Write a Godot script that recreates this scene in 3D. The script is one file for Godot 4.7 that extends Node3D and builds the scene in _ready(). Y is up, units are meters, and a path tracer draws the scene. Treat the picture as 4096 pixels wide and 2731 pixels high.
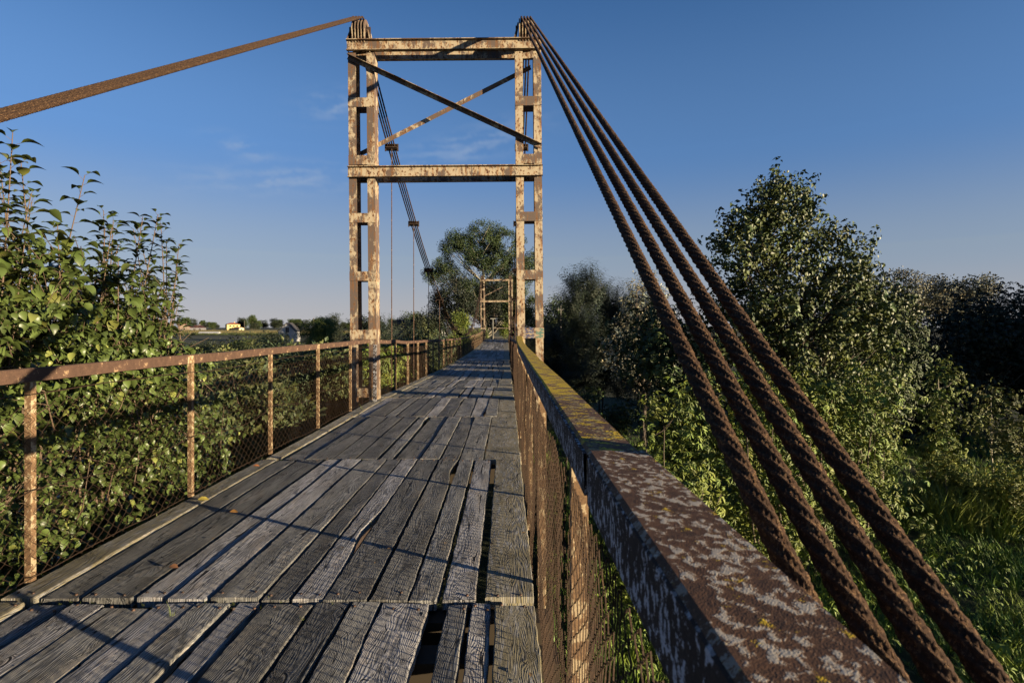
extends Node3D
# Disused suspension footbridge at low sun. x right, y up (0 = deck), the bridge runs towards -z.

var R := RandomNumberGenerator.new()
var M := {}
var taken := {}
var noise := FastNoiseLite.new()
const LEAF := 0.6   # how dark the plants are overall
var gamma := PackedByteArray()   # linear to sRGB

# ------------------------------------------------------------------ small helpers
func rnd(a: float, b: float) -> float:
	return R.randf_range(a, b)

func P(x: float, y: float, d: float) -> Vector3:
	return Vector3(x, y, -d)

func numbered(called: String) -> String:
	var n: int = taken.get(called, 0)
	taken[called] = n + 1
	return called if n == 0 else "%s_%03d" % [called, n]

func tag(o: Node, label: String, category: String, group := "") -> Node:
	o.set_meta("label", label)
	o.set_meta("category", category)
	if group != "":
		o.set_meta("group", group)
	return o

func thing(called: String, label: String, category: String, at: Vector3, group := "") -> Node3D:
	var o := Node3D.new()
	o.name = numbered(called)
	add_child(o)
	o.position = at
	tag(o, label, category, group)
	return o

# vertices are given in world places; the node is set back by its ancestors' places
func origin_of(n: Node) -> Vector3:
	var o := Vector3.ZERO
	while n is Node3D and n != self:
		o += n.position
		n = n.get_parent()
	return o

func put(called: String, mesh: Mesh, mat: Material, parent: Node = null, kind := "") -> MeshInstance3D:
	var o := MeshInstance3D.new()
	o.mesh = mesh
	o.material_override = mat
	if parent == null:
		o.name = numbered(called)
		add_child(o)
	else:
		o.name = called
		parent.add_child(o, true)
		o.position = -origin_of(parent)
	if kind != "":
		o.set_meta("kind", kind)
	return o

func begin(smooth := false) -> SurfaceTool:
	var st := SurfaceTool.new()
	st.begin(Mesh.PRIMITIVE_TRIANGLES)
	st.set_smooth_group(0 if smooth else -1)
	return st

func done(st: SurfaceTool) -> ArrayMesh:
	st.generate_normals()
	return st.commit()

func obj(called: String, st: SurfaceTool, mat: Material, parent: Node = null, kind := "") -> MeshInstance3D:
	return put(called, done(st), mat, parent, kind)

func tri(st: SurfaceTool, a: Vector3, b: Vector3, c: Vector3) -> void:
	st.add_vertex(a); st.add_vertex(b); st.add_vertex(c)

func quad(st: SurfaceTool, a: Vector3, b: Vector3, c: Vector3, d: Vector3) -> void:
	tri(st, a, b, c); tri(st, a, c, d)

func hexa(st: SurfaceTool, c: Array) -> void:
	# corners: 0..3 low ring, 4..7 high ring, both anticlockwise seen from above
	quad(st, c[4], c[7], c[6], c[5]); quad(st, c[0], c[1], c[2], c[3])
	for i in 4:
		var j := (i + 1) % 4
		quad(st, c[i], c[i + 4], c[j + 4], c[j])

func box(st: SurfaceTool, lo: Vector3, hi: Vector3) -> void:
	hexa(st, [Vector3(lo.x, lo.y, hi.z), Vector3(hi.x, lo.y, hi.z), Vector3(hi.x, lo.y, lo.z), Vector3(lo.x, lo.y, lo.z),
		Vector3(lo.x, hi.y, hi.z), Vector3(hi.x, hi.y, hi.z), Vector3(hi.x, hi.y, lo.z), Vector3(lo.x, hi.y, lo.z)])

func boxd(st: SurfaceTool, x0: float, x1: float, y0: float, y1: float, d0: float, d1: float) -> void:
	box(st, Vector3(x0, y0, -d1), Vector3(x1, y1, -d0))

func bar(st: SurfaceTool, a: Vector3, b: Vector3, w: float, h: float, up := Vector3.UP) -> void:
	var f := (b - a).normalized()
	var s := f.cross(up).normalized() * w * 0.5
	var u := s.cross(f).normalized() * h * 0.5
	hexa(st, [a - s - u, a + s - u, b + s - u, b - s - u, a - s + u, a + s + u, b + s + u, b - s + u])

func tube(st: SurfaceTool, pts: Array, rad: Array, sides := 5) -> void:
	var rings := []
	for i in pts.size():
		var f: Vector3 = (pts[mini(i + 1, pts.size() - 1)] - pts[maxi(i - 1, 0)]).normalized()
		var s := f.cross(Vector3(0.13, 0.2, 1) if absf(f.y) > 0.7 else Vector3.UP).normalized()
		var u := s.cross(f)
		var ring := []
		for k in sides:
			var a := TAU * k / sides
			ring.append(pts[i] + (s * cos(a) + u * sin(a)) * rad[i])
		rings.append(ring)
	for i in pts.size() - 1:
		for k in sides:
			var l := (k + 1) % sides
			quad(st, rings[i][k], rings[i + 1][k], rings[i + 1][l], rings[i][l])

# ------------------------------------------------------------------ textures
func layer(s: int, freq: float, oct: int, sx := 1.0, sy := 1.0, warp := 0.0, seed_ := 1, kind := FastNoiseLite.TYPE_SIMPLEX_SMOOTH) -> PackedByteArray:
	var n := FastNoiseLite.new()
	var coarse := 0.25 if freq * s * pow(2.0, oct - 1) < s * 0.12 else (0.5 if freq * s * pow(2.0, oct - 1) < s * 0.3 else 1.0)
	warp *= coarse
	freq /= coarse
	n.seed = seed_
	n.noise_type = kind
	n.frequency = freq
	n.fractal_octaves = oct
	if oct == 1:
		n.fractal_type = FastNoiseLite.FRACTAL_NONE
	if warp > 0.0:
		n.domain_warp_enabled = true
		n.domain_warp_amplitude = warp
		n.domain_warp_frequency = freq * 1.5
		n.domain_warp_fractal_octaves = 3
	var im := n.get_seamless_image(int(s * sx * coarse), int(s * sy * coarse), false, false, 0.15)
	im.convert(Image.FORMAT_L8)
	im.resize(s, s, Image.INTERPOLATE_CUBIC)
	return im.get_data()

func texture(s: int, rgb: PackedByteArray) -> ImageTexture:
	return ImageTexture.create_from_image(Image.create_from_data(s, s, false, Image.FORMAT_RGB8, rgb))

func grey(s: int, d: PackedByteArray) -> ImageTexture:
	return ImageTexture.create_from_image(Image.create_from_data(s, s, false, Image.FORMAT_L8, d))

func ss(a: float, b: float, x: float) -> float:
	return smoothstep(a, b, x)

func pack(out: PackedByteArray, at: int, c: Vector3) -> void:
	out[at] = gamma[clampi(int(c.x * 2047.0), 0, 2047)]
	out[at + 1] = gamma[clampi(int(c.y * 2047.0), 0, 2047)]
	out[at + 2] = gamma[clampi(int(c.z * 2047.0), 0, 2047)]

# old cream paint over brown primer over rust; cover 0..1 is how much paint is left
func painted_steel(s: int, seed_: int, cover: float, spots: float) -> StandardMaterial3D:
	var broad := layer(s, 5.0 / s, 3, 1, 1, 30, seed_)
	var flake := layer(s, 30.0 / s, 4, 1, 0.38, 45, seed_ + 1)
	var scratch := layer(s, 70.0 / s, 3, 0.6, 1, 70, seed_ + 2)
	var rust := layer(s, 30.0 / s, 4, 1, 0.75, 14, seed_ + 3)
	var streak := layer(s, 30.0 / s, 3, 1, 0.12, 8, seed_ + 5)
	var fine := layer(s, 0.2, 3, 1, 1, 0, seed_ + 4)
	var rgb := PackedByteArray(); rgb.resize(s * s * 3)
	var hgt := PackedByteArray(); hgt.resize(s * s)
	for i in s * s:
		var b := broad[i] / 255.0
		var f := fine[i] / 255.0
		var fl := flake[i] / 255.0
		var sk := streak[i] / 255.0
		var thr := 0.5 + (0.5 - cover - (b - 0.5) * 1.35) * 0.6
		var q := fl * 0.5 + scratch[i] / 255.0 * 0.34 + f * 0.16
		var paint := ss(thr - 0.03, thr + 0.07, q)
		var rs := rust[i] / 255.0 * 0.7 + b * 0.12 + sk * 0.18
		var spot := ss(spots, spots + 0.05, rs)
		var halo := ss(spots - 0.1, spots + 0.02, rs)
		var c := Vector3(0.125, 0.092, 0.072) * (0.7 + 0.6 * f)
		c = c.lerp(Vector3(0.19, 0.095, 0.04), ss(0.5, 0.75, sk) * 0.7)
		var cream := Vector3(0.50, 0.415, 0.285) * (0.74 + 0.3 * f + 0.12 * (fl - 0.5))
		c = c.lerp(cream, paint)
		c = c.lerp(Vector3(0.33, 0.17, 0.06), ss(0.55, 0.85, sk) * 0.7 * paint)
		c = c.lerp(Vector3(0.25, 0.11, 0.035), halo * 0.7)
		c = c.lerp(Vector3(0.07, 0.03, 0.014) * (0.7 + 0.7 * f), spot * 0.92)
		pack(rgb, i * 3, c)
		hgt[i] = int(clampf(90 + paint * 90 - spot * 60 + f * 40, 0, 255))
	var m := StandardMaterial3D.new()
	m.albedo_texture = texture(s, rgb)
	m.roughness = 0.62
	m.metallic_specular = 0.4
	m.heightmap_enabled = true
	m.heightmap_texture = grey(s, hgt)
	m.heightmap_scale = 0.12
	m.uv1_triplanar = true
	m.uv1_scale = Vector3.ONE * 0.46
	return m

# bare rust with optional paint scraps (share) of a colour and lichen
func rusty(s: int, seed_: int, dark: Vector3, light: Vector3, paint: Vector3, share: float, lichen: float, tile: float, rough := 0.85, relief := 0.15) -> StandardMaterial3D:
	var broad := layer(s, 4.0 / s, 4, 1, 1, 30, seed_)
	var mid := layer(s, 15.0 / s, 5, 1, 0.8, 15, seed_ + 1)
	var fine := layer(s, 0.14, 3, 1, 1, 0, seed_ + 2)
	var moss := layer(s, 9.0 / s, 5, 0.8, 1, 20, seed_ + 3)
	var rgb := PackedByteArray(); rgb.resize(s * s * 3)
	var hgt := PackedByteArray(); hgt.resize(s * s)
	for i in s * s:
		var b := broad[i] / 255.0
		var d := mid[i] / 255.0
		var f := fine[i] / 255.0
		var c := dark.lerp(light, clampf(b * 0.5 + d * 0.5 + (f - 0.5) * 0.7, 0, 1))
		var p := ss(1.0 - share, 1.0 - share + 0.04, d * 0.65 + b * 0.35 + (f - 0.5) * 0.26)
		c = c.lerp(paint * (0.8 + 0.4 * f), p)
		var l := ss(1.0 - lichen, 1.0 - lichen + 0.08, moss[i] / 255.0 * 0.75 + f * 0.25)
		c = c.lerp(Vector3(0.62, 0.43, 0.015) * (0.5 + 0.8 * f), l * 0.92)
		pack(rgb, i * 3, c)
		hgt[i] = int(clampf(60 + d * 70 + f * 60 + p * 35 + l * 30, 0, 255))
	var m := StandardMaterial3D.new()
	m.albedo_texture = texture(s, rgb)
	m.roughness = rough
	m.metallic_specular = 0.35
	m.heightmap_enabled = true
	m.heightmap_texture = grey(s, hgt)
	m.heightmap_scale = relief
	m.uv1_triplanar = true
	m.uv1_scale = Vector3.ONE / tile
	return m

# weathered plank: u runs across 0.36 m, v along 2.95 m
func plank_wood(seed_: int, moss: float) -> StandardMaterial3D:
	var w := 368
	var h := 1536
	var n1 := FastNoiseLite.new(); n1.seed = seed_; n1.frequency = 1.0; n1.fractal_octaves = 3
	var n2 := FastNoiseLite.new(); n2.seed = seed_ + 9; n2.frequency = 1.0; n2.fractal_octaves = 2
	var rr := RandomNumberGenerator.new(); rr.seed = seed_ * 77
	var knots := []
	for k in 7:
		knots.append([rr.randf_range(0.02, 0.34), rr.randf_range(0.1, 2.85), rr.randf_range(0.006, 0.014)])
	var rgb := PackedByteArray(); rgb.resize(w * h * 3)
	var hgt := PackedByteArray(); hgt.resize(w * h)
	var tilt := rr.randf_range(0.01, 0.03)
	for j in h:
		var y := j * 2.95 / h
		var near := []
		for k in knots:
			if absf(y - k[1]) < 0.3:
				near.append(k)
		var drift := n1.get_noise_2d(y * 0.7, 5.0) * 0.05 + n1.get_noise_2d(y * 3.0, 35.0) * 0.006
		for i in w:
			var x := i * 0.36 / w
			var bend := 0.0
			var core := 0.0
			var kring := 0.0
			for k in near:
				var dx: float = (x - k[0])
				var dy: float = (y - k[1])
				var e := exp(-(dx * dx) / 0.0016 - (dy * dy) / 0.006)
				bend += e * 0.035 * signf(dx + 0.0001) * clampf(absf(dx) * 60.0, 0, 1)
				var rad := sqrt(dx * dx + dy * dy * 0.4)
				if rad < k[2] * 2.2:
					core = maxf(core, ss(k[2] * 2.2, k[2], rad))
					kring = rad
			var px := x - 0.18 + drift + bend
			var ring := sqrt(px * px + pow(0.05 + tilt * y, 2.0)) * 190.0 + n1.get_noise_2d(x * 18.0, y * 2.0) * 1.1
			var g := 0.5 + 0.5 * sin(ring * TAU)
			g = g * g * (3.0 - 2.0 * g)
			if core > 0.0:
				g = lerpf(g, 0.5 + 0.5 * sin(kring * 900.0), core)
			var fib := n2.get_noise_2d(x * 520.0, y * 7.0)
			var cr := absf(n1.get_noise_2d(x * 26.0 + bend * 90.0 + 80.0, y * 0.85 + 40.0))
			var crack := ss(0.034, 0.010, cr) * ss(-0.2, 0.1, n2.get_noise_2d(x * 8.0 + 300.0, y * 1.2))
			var cr2 := absf(n2.get_noise_2d(x * 15.0 + bend * 60.0 + 700.0, y * 0.5))
			crack = maxf(crack, ss(0.026, 0.008, cr2) * ss(-0.3, 0.1, n2.get_noise_2d(x * 4.0 + 90.0, y * 0.9)))
			var stain := n1.get_noise_2d(x * 5.0 + 200.0, y * 1.6)
			var v := 0.125 + 0.14 * g + 0.14 * fib + 0.12 * stain
			v = maxf(v, 0.025) * (1.0 - core * 0.45)
			var c := Vector3(v * 0.98, v * 0.985, v * 0.985)
			var warm := ss(0.1, 0.6, n1.get_noise_2d(x * 9.0 + 50.0, y * 2.2 + 11.0))
			c = c.lerp(Vector3(v * 1.2, v * 0.98, v * 0.72), warm * 0.3)
			if moss > 0.0:
				var mo := ss(0.55 - moss, 0.95 - moss, 0.5 + 0.5 * n1.get_noise_2d(x * 30.0 + 400.0, y * 5.0)) * (0.4 + 0.6 * g)
				c = c.lerp(Vector3(0.13, 0.10, 0.022) * (0.7 + 0.5 * g), mo * 0.7)
			c *= 1.0 - 0.93 * crack
			pack(rgb, (j * w + i) * 3, c)
			hgt[j * w + i] = int(clampf((0.25 + 0.4 * g + 0.3 * fib + 0.1 * stain) * (1.0 - crack * 1.0) * 255.0, 0, 255))
	var m := StandardMaterial3D.new()
	m.albedo_texture = ImageTexture.create_from_image(Image.create_from_data(w, h, false, Image.FORMAT_RGB8, rgb))
	m.heightmap_enabled = true
	m.heightmap_texture = ImageTexture.create_from_image(Image.create_from_data(w, h, false, Image.FORMAT_L8, hgt))
	m.heightmap_scale = 0.42
	m.roughness = 0.78
	m.metallic_specular = 0.35
	return m

func plain(c: Vector3, rough := 0.9) -> StandardMaterial3D:
	var m := StandardMaterial3D.new()
	m.albedo_color = Color(c.x, c.y, c.z).linear_to_srgb()
	m.roughness = rough
	m.metallic_specular = 0.35
	return m

func leafy(c: Vector3, rough := 0.5, back := 0.25, tinted := true) -> StandardMaterial3D:
	var m := StandardMaterial3D.new()
	m.albedo_color = Color.WHITE if tinted else Color(c.x, c.y, c.z).linear_to_srgb()
	m.vertex_color_use_as_albedo = tinted
	m.roughness = rough
	m.metallic_specular = 0.38
	m.backlight_enabled = true
	m.backlight = Color(back, back, back * 0.6)
	return m

# ------------------------------------------------------------------ set-up
func light_and_camera() -> void:
	var cam := Camera3D.new()
	cam.name = "camera"
	add_child(cam)
	cam.position = Vector3(0, 1.33, 0)
	cam.projection = Camera3D.PROJECTION_FRUSTUM
	cam.near = 0.05
	cam.far = 6000.0
	cam.size = 2.0 * 0.05 * 341.0 / 566.0
	cam.frustum_offset = Vector2(5.0, -14.0) / 566.0 * 0.05
	var at := CameraAttributesPhysical.new()
	at.frustum_focal_length = 20.0
	at.frustum_focus_distance = 7.0
	at.exposure_aperture = 13.0
	at.exposure_multiplier = 1.0
	cam.attributes = at
	cam.current = true
	var env := Environment.new()
	env.background_mode = Environment.BG_SKY
	env.tonemap_mode = Environment.TONE_MAPPER_LINEAR
	env.tonemap_exposure = 3.4
	env.sdfgi_enabled = true
	env.ssao_enabled = true
	env.ssil_enabled = true
	var sky := Sky.new()
	var pm := PanoramaSkyMaterial.new()
	pm.panorama = air()
	sky.sky_material = pm
	env.sky = sky
	var we := WorldEnvironment.new()
	we.name = "world"
	we.environment = env
	add_child(we)
	var sun := DirectionalLight3D.new()
	sun.name = "sun"
	add_child(sun)
	sun.look_at_from_position(Vector3.ZERO, Vector3(-0.878, -0.112, -0.465), Vector3.UP)
	sun.light_energy = 1.6
	sun.light_color = Color(1.0, 0.91, 0.765)
	sun.light_angular_distance = 0.5
	sun.shadow_enabled = true

func air() -> ImageTexture:
	# clear evening sky, darkest at a right angle to the sun, a few thin wisps of cirrus
	var w := 2048
	var h := 1024
	var im := Image.create(w, h, false, Image.FORMAT_RGBF)
	var to_sun := Vector3(0.878, 0.112, 0.465).normalized()
	var n := FastNoiseLite.new(); n.seed = 5; n.frequency = 1.0; n.fractal_octaves = 4
	n.domain_warp_enabled = true; n.domain_warp_amplitude = 1.2; n.domain_warp_frequency = 0.5
	var wisps := [[-4.0, 17.6, 9.0, 1.3, 0.25], [-22.0, 13.6, 12.0, 1.1, 0.12], [-17.0, 20.5, 4.0, 1.0, 0.15], [-25.0, 16.0, 3.5, 0.7, -0.2], [70.0, 15.0, 12.0, 1.2, 0.1], [150.0, 17.0, 10.0, 1.2, 0.1], [-110.0, 14.0, 12.0, 1.0, 0.1]]
	for j in h:
		var el := PI * (0.5 - (j + 0.5) / h)
		var y := maxf(sin(el), 0.0)
		var e := rad_to_deg(el)
		var base: Vector3
		if e < 7.0:
			base = Vector3(0.46, 0.455, 0.475).lerp(Vector3(0.31, 0.40, 0.52), ss(0.0, 7.0, e))
		elif e < 17.0:
			base = Vector3(0.31, 0.40, 0.52).lerp(Vector3(0.128, 0.285, 0.595), ss(5.0, 17.0, e))
		else:
			base = Vector3(0.128, 0.285, 0.595).lerp(Vector3(0.047, 0.15, 0.385), ss(15.0, 36.0, e))
		if e > 36.0:
			base = base.lerp(Vector3(0.026, 0.085, 0.26), ss(36.0, 80.0, e))
		for i in w:
			var az := TAU * (i + 0.5) / w
			var dir := Vector3(sin(az) * cos(el), y, -cos(az) * cos(el))
			var ca := dir.dot(to_sun)
			var k := 0.75 + 0.5 * ca * ca
			if ca > 0.0:
				k += 0.35 * pow(ca, 8.0)
			var c := base * lerpf(0.5 + 0.5 * k, k, ss(2.0, 22.0, e))
			if e > 5.0 and e < 30.0:
				var a := rad_to_deg(az)
				if a > 180.0:
					a -= 360.0
				var cl := 0.0
				for q in wisps:
					var dx: float = (a - q[0]) / q[2]
					if absf(dx) < 1.6:
						var dy: float = (e - q[1] - q[4] * (a - q[0])) / q[3]
						cl += exp(-dx * dx * 2.2 - dy * dy * 0.8) * clampf(0.35 + n.get_noise_2d(a * 0.22, e * 1.1 - a * 0.1) * 1.6, 0, 1)
				c = c.lerp(Vector3(0.36, 0.45, 0.6), clampf(cl, 0, 1) * 0.45)
			im.set_pixel(i, j, Color(c.x, c.y, c.z) / 3.4)
	return ImageTexture.create_from_image(im)

func materials() -> void:
	gamma.resize(2048)
	for i in 2048:
		gamma[i] = int(Color(i / 2047.0, 0, 0).linear_to_srgb().r * 255.0)
	M.cream = painted_steel(896, 11, 0.58, 0.68)
	M.worn = painted_steel(896, 31, 0.32, 0.67)
	M.rail = rusty(512, 51, Vector3(0.07, 0.04, 0.028), Vector3(0.17, 0.098, 0.064), Vector3(0.42, 0.28, 0.16), 0.29, 0.0, 0.7)
	M.post = rusty(512, 61, Vector3(0.11, 0.065, 0.04), Vector3(0.36, 0.22, 0.11), Vector3(0.50, 0.39, 0.24), 0.42, 0.0, 0.6)
	M.lichen = rusty(512, 71, Vector3(0.07, 0.035, 0.025), Vector3(0.22, 0.11, 0.065), Vector3(0.33, 0.28, 0.17), 0.30, 0.60, 0.5)
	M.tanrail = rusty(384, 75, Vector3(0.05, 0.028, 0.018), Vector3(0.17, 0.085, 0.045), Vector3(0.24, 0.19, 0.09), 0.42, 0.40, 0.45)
	M.nearrail = rusty(768, 81, Vector3(0.022, 0.014, 0.011), Vector3(0.18, 0.085, 0.04), Vector3(0.40, 0.35, 0.275), 0.42, 0.25, 0.26, 0.85, 0.15)
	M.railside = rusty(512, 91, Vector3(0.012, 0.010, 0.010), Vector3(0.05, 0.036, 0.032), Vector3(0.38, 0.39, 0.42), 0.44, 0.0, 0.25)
	M.rope = rusty(512, 101, Vector3(0.006, 0.004, 0.003), Vector3(0.115, 0.056, 0.027), Vector3(0.32, 0.19, 0.09), 0.33, 0.0, 0.09, 0.95, 0.22)
	M.dark = rusty(256, 111, Vector3(0.02, 0.014, 0.012), Vector3(0.07, 0.045, 0.035), Vector3(0.3, 0.25, 0.2), 0.22, 0.0, 0.4)
	M.wire = rusty(256, 121, Vector3(0.012, 0.008, 0.005), Vector3(0.06, 0.032, 0.016), Vector3(0.17, 0.10, 0.05), 0.26, 0.0, 0.1)
	var woods := [plank_wood(3, 0.0), plank_wood(14, 0.0), plank_wood(25, 0.0), plank_wood(36, 0.42)]
	M.planks = []
	for k in 3:
		for t in [1.0, 0.72, 0.88]:
			var m: StandardMaterial3D = woods[k].duplicate()
			m.albedo_color = Color(minf(t, 1.0), minf(t, 1.0) * 0.99, minf(t, 1.0) * (0.99 if t > 0.9 else 0.96))
			m.uv1_offset = Vector3(0, 0.11 * t, 0)
			M.planks.append(m)
	M.mossy = woods[3]
	M.beam = woods[1].duplicate()
	M.beam.albedo_color = Color(0.42, 0.36, 0.28)
	M.bark = plain(Vector3(0.10, 0.08, 0.06))
	M.darkbark = plain(Vector3(0.03, 0.024, 0.018))
	M.palebark = plain(Vector3(0.30, 0.27, 0.21))
	M.stem = plain(Vector3(0.085, 0.058, 0.038), 0.7)
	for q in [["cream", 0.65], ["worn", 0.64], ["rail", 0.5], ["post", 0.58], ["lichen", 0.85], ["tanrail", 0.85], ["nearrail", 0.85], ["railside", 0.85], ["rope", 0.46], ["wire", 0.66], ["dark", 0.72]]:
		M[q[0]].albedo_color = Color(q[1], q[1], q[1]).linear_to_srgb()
	M.leaf = leafy(Vector3.ONE, 0.5, 0.14)
	M.soft = leafy(Vector3.ONE, 0.6, 0.14)

# ------------------------------------------------------------------ ground
func sag(d: float) -> float:
	if d < 10.5 or d > 61.9:
		return 0.0
	return -0.32 * (1.0 - pow((d - 36.2) / 25.7, 2.0))

func ground(x: float, d: float) -> float:
	var g := -3.3 + ss(190.0, 900.0, Vector2(x, d).length()) * 3.2
	g += noise.get_noise_2d(x * 0.25, d * 0.25) * 0.22 * ss(1200.0, 60.0, Vector2(x, d).length())
	var e := ss(60.0, 66.0, d) * ss(120.0, 90.0, d) * ss(11.0, 4.0, absf(x + 1.1))
	return lerpf(g, -0.2, e)

func setting() -> void:
	noise.seed = 4
	noise.frequency = 0.4
	noise.fractal_octaves = 3
	var st := begin(true)
	var us := []
	for i in 121:
		var t := (i - 60) / 60.0
		us.append(signf(t) * (absf(t) * 55.0 + pow(absf(t), 5.0) * 3200.0))
	for j in 120:
		for i in 120:
			var q := []
			for c in [[0, 0], [0, 1], [1, 1], [1, 0]]:
				var x: float = us[i + c[0]]
				var d: float = us[j + c[1]] + 20.0
				q.append(P(x, ground(x, d), d))
			quad(st, q[0], q[1], q[2], q[3])
	var gm := rusty(512, 131, Vector3(0.010, 0.012, 0.005), Vector3(0.032, 0.04, 0.013), Vector3(0.06, 0.06, 0.025), 0.35, 0.0, 3.0, 1.0, 2.0)
	gm.uv1_world_triplanar = true
	M.soil = gm
	var g := obj("ground", st, gm)
	g.set_meta("kind", "structure")
	# pale mown strips far to the left, each a thin sheet over the ground
	for f in [[-150.0, -25.0, 96.0, 128.0, Vector3(0.15, 0.16, 0.06)], [-420.0, -75.0, 300.0, 330.0, Vector3(0.12, 0.14, 0.05)], [-480.0, -90.0, 360.0, 470.0, Vector3(0.24, 0.215, 0.10)]]:
		st = begin(true)
		for j in 6:
			for i in 24:
				var q := []
				for c in [[0, 0], [0, 1], [1, 1], [1, 0]]:
					var x := lerpf(f[0], f[1], (i + c[0]) / 24.0)
					var d := lerpf(f[2], f[3], (j + c[1]) / 6.0) + sin(x * 0.05) * 5.0
					q.append(P(x, ground(x, d) + 0.35, d))
				quad(st, q[0], q[1], q[2], q[3])
		var fm := rusty(256, 140 + int(f[2]), f[4] * 0.7, f[4] * 1.15, f[4] * 1.4, 0.3, 0.0, 14.0, 1.0, 3.0)
		fm.uv1_world_triplanar = true
		var o := obj("field", st, fm)
		o.set_meta("kind", "structure")
	st = begin(true)
	for j in 12:
		var q := []
		for c in [[-1.7, 0], [-1.7, 1], [-0.3, 1], [-0.3, 0]]:
			var d: float = 63.4 + (j + c[1]) * 2.4
			q.append(P(c[0] - (d - 63.0) * 0.012, maxf(ground(c[0], d), -0.22) + 0.05, d))
		quad(st, q[0], q[1], q[2], q[3])
	var pth := obj("path", st, plain(Vector3(0.16, 0.14, 0.09)))
	pth.set_meta("kind", "structure")

# ------------------------------------------------------------------ bridge deck
func plank_mesh(x0: float, x1: float, d0: float, d1: float, n: int, y: float, skew: float, rough: float, lift: float) -> ArrayMesh:
	var st := begin()
	var seed_ := rnd(0, 900)
	var u0 := rnd(0.0, maxf(0.0, 1.0 - (x1 - x0) / 0.36 - 0.02))
	var flip := R.randf() < 0.5
	var rows := []
	var la := rnd(-0.006, 0.004)
	var lb := rnd(-0.006, 0.004)
	var ra := rnd(-0.006, 0.004)
	var rb := rnd(-0.006, 0.004)
	var bite := rnd(0.02, 0.05) if R.randf() < 0.22 and (d0 > 5.0 or x0 < -0.5) else 0.0
	var bt := rnd(0.1, 0.95)
	for k in n + 1:
		var t := float(k) / n
		var d := lerpf(d0, d1, t)
		var l := x0 + noise.get_noise_2d(d * 24.0, seed_) * rough + noise.get_noise_2d(d * 1.6, seed_ + 50) * 0.006 + lerpf(la, lb, t)
		var r := x1 + noise.get_noise_2d(d * 24.0, seed_ + 20) * rough + noise.get_noise_2d(d * 1.6, seed_ + 70) * 0.006 + lerpf(ra, rb, t) - bite * exp(-pow((t - bt) * 9.0, 2.0))
		var yy := y + sag(d) + lift * (t - 0.5) + noise.get_noise_2d(d * 1.1, seed_ + 30) * 0.004
		var b := 0.005
		var dd := d
		if k == 0 or k == n:
			dd += rnd(-0.008, 0.008)
		rows.append([P(l, yy - 0.05, dd), P(l, yy - b - skew, dd), P(l + b, yy - skew, dd), P(r - b, yy + skew, dd), P(r, yy - b + skew, dd), P(r, yy - 0.05, dd)])
	for k in n:
		for i in 5:
			var uv := []
			for c in [[k, i], [k + 1, i], [k + 1, i + 1], [k, i + 1]]:
				var p: Vector3 = rows[c[0]][c[1]]
				var v := (-p.z - d0) / 2.96
				var extra: float = [-0.05, -0.012, 0.0, 0.0, 0.012, 0.05][c[1]]
				uv.append([p, Vector2(clampf(u0 + (p.x - x0 + extra) / 0.36, 0.0, 1.0), 1.0 - v if flip else v)])
			for c in [0, 1, 2, 0, 2, 3]:
				st.set_uv(uv[c][1])
				st.add_vertex(uv[c][0])
	for k in [0, n]:
		var w: Array = rows[k]
		var order := [0, 1, 2, 0, 2, 3, 0, 3, 4, 0, 4, 5]
		for i in order.size():
			var p: Vector3 = w[order[i] if k == 0 else order[order.size() - 1 - i]]
			st.set_uv(Vector2(u0 + (p.x - x0) / 0.36, 0.01 + (p.y - y) * 0.3))
			st.add_vertex(p)
	return done(st)

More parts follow.
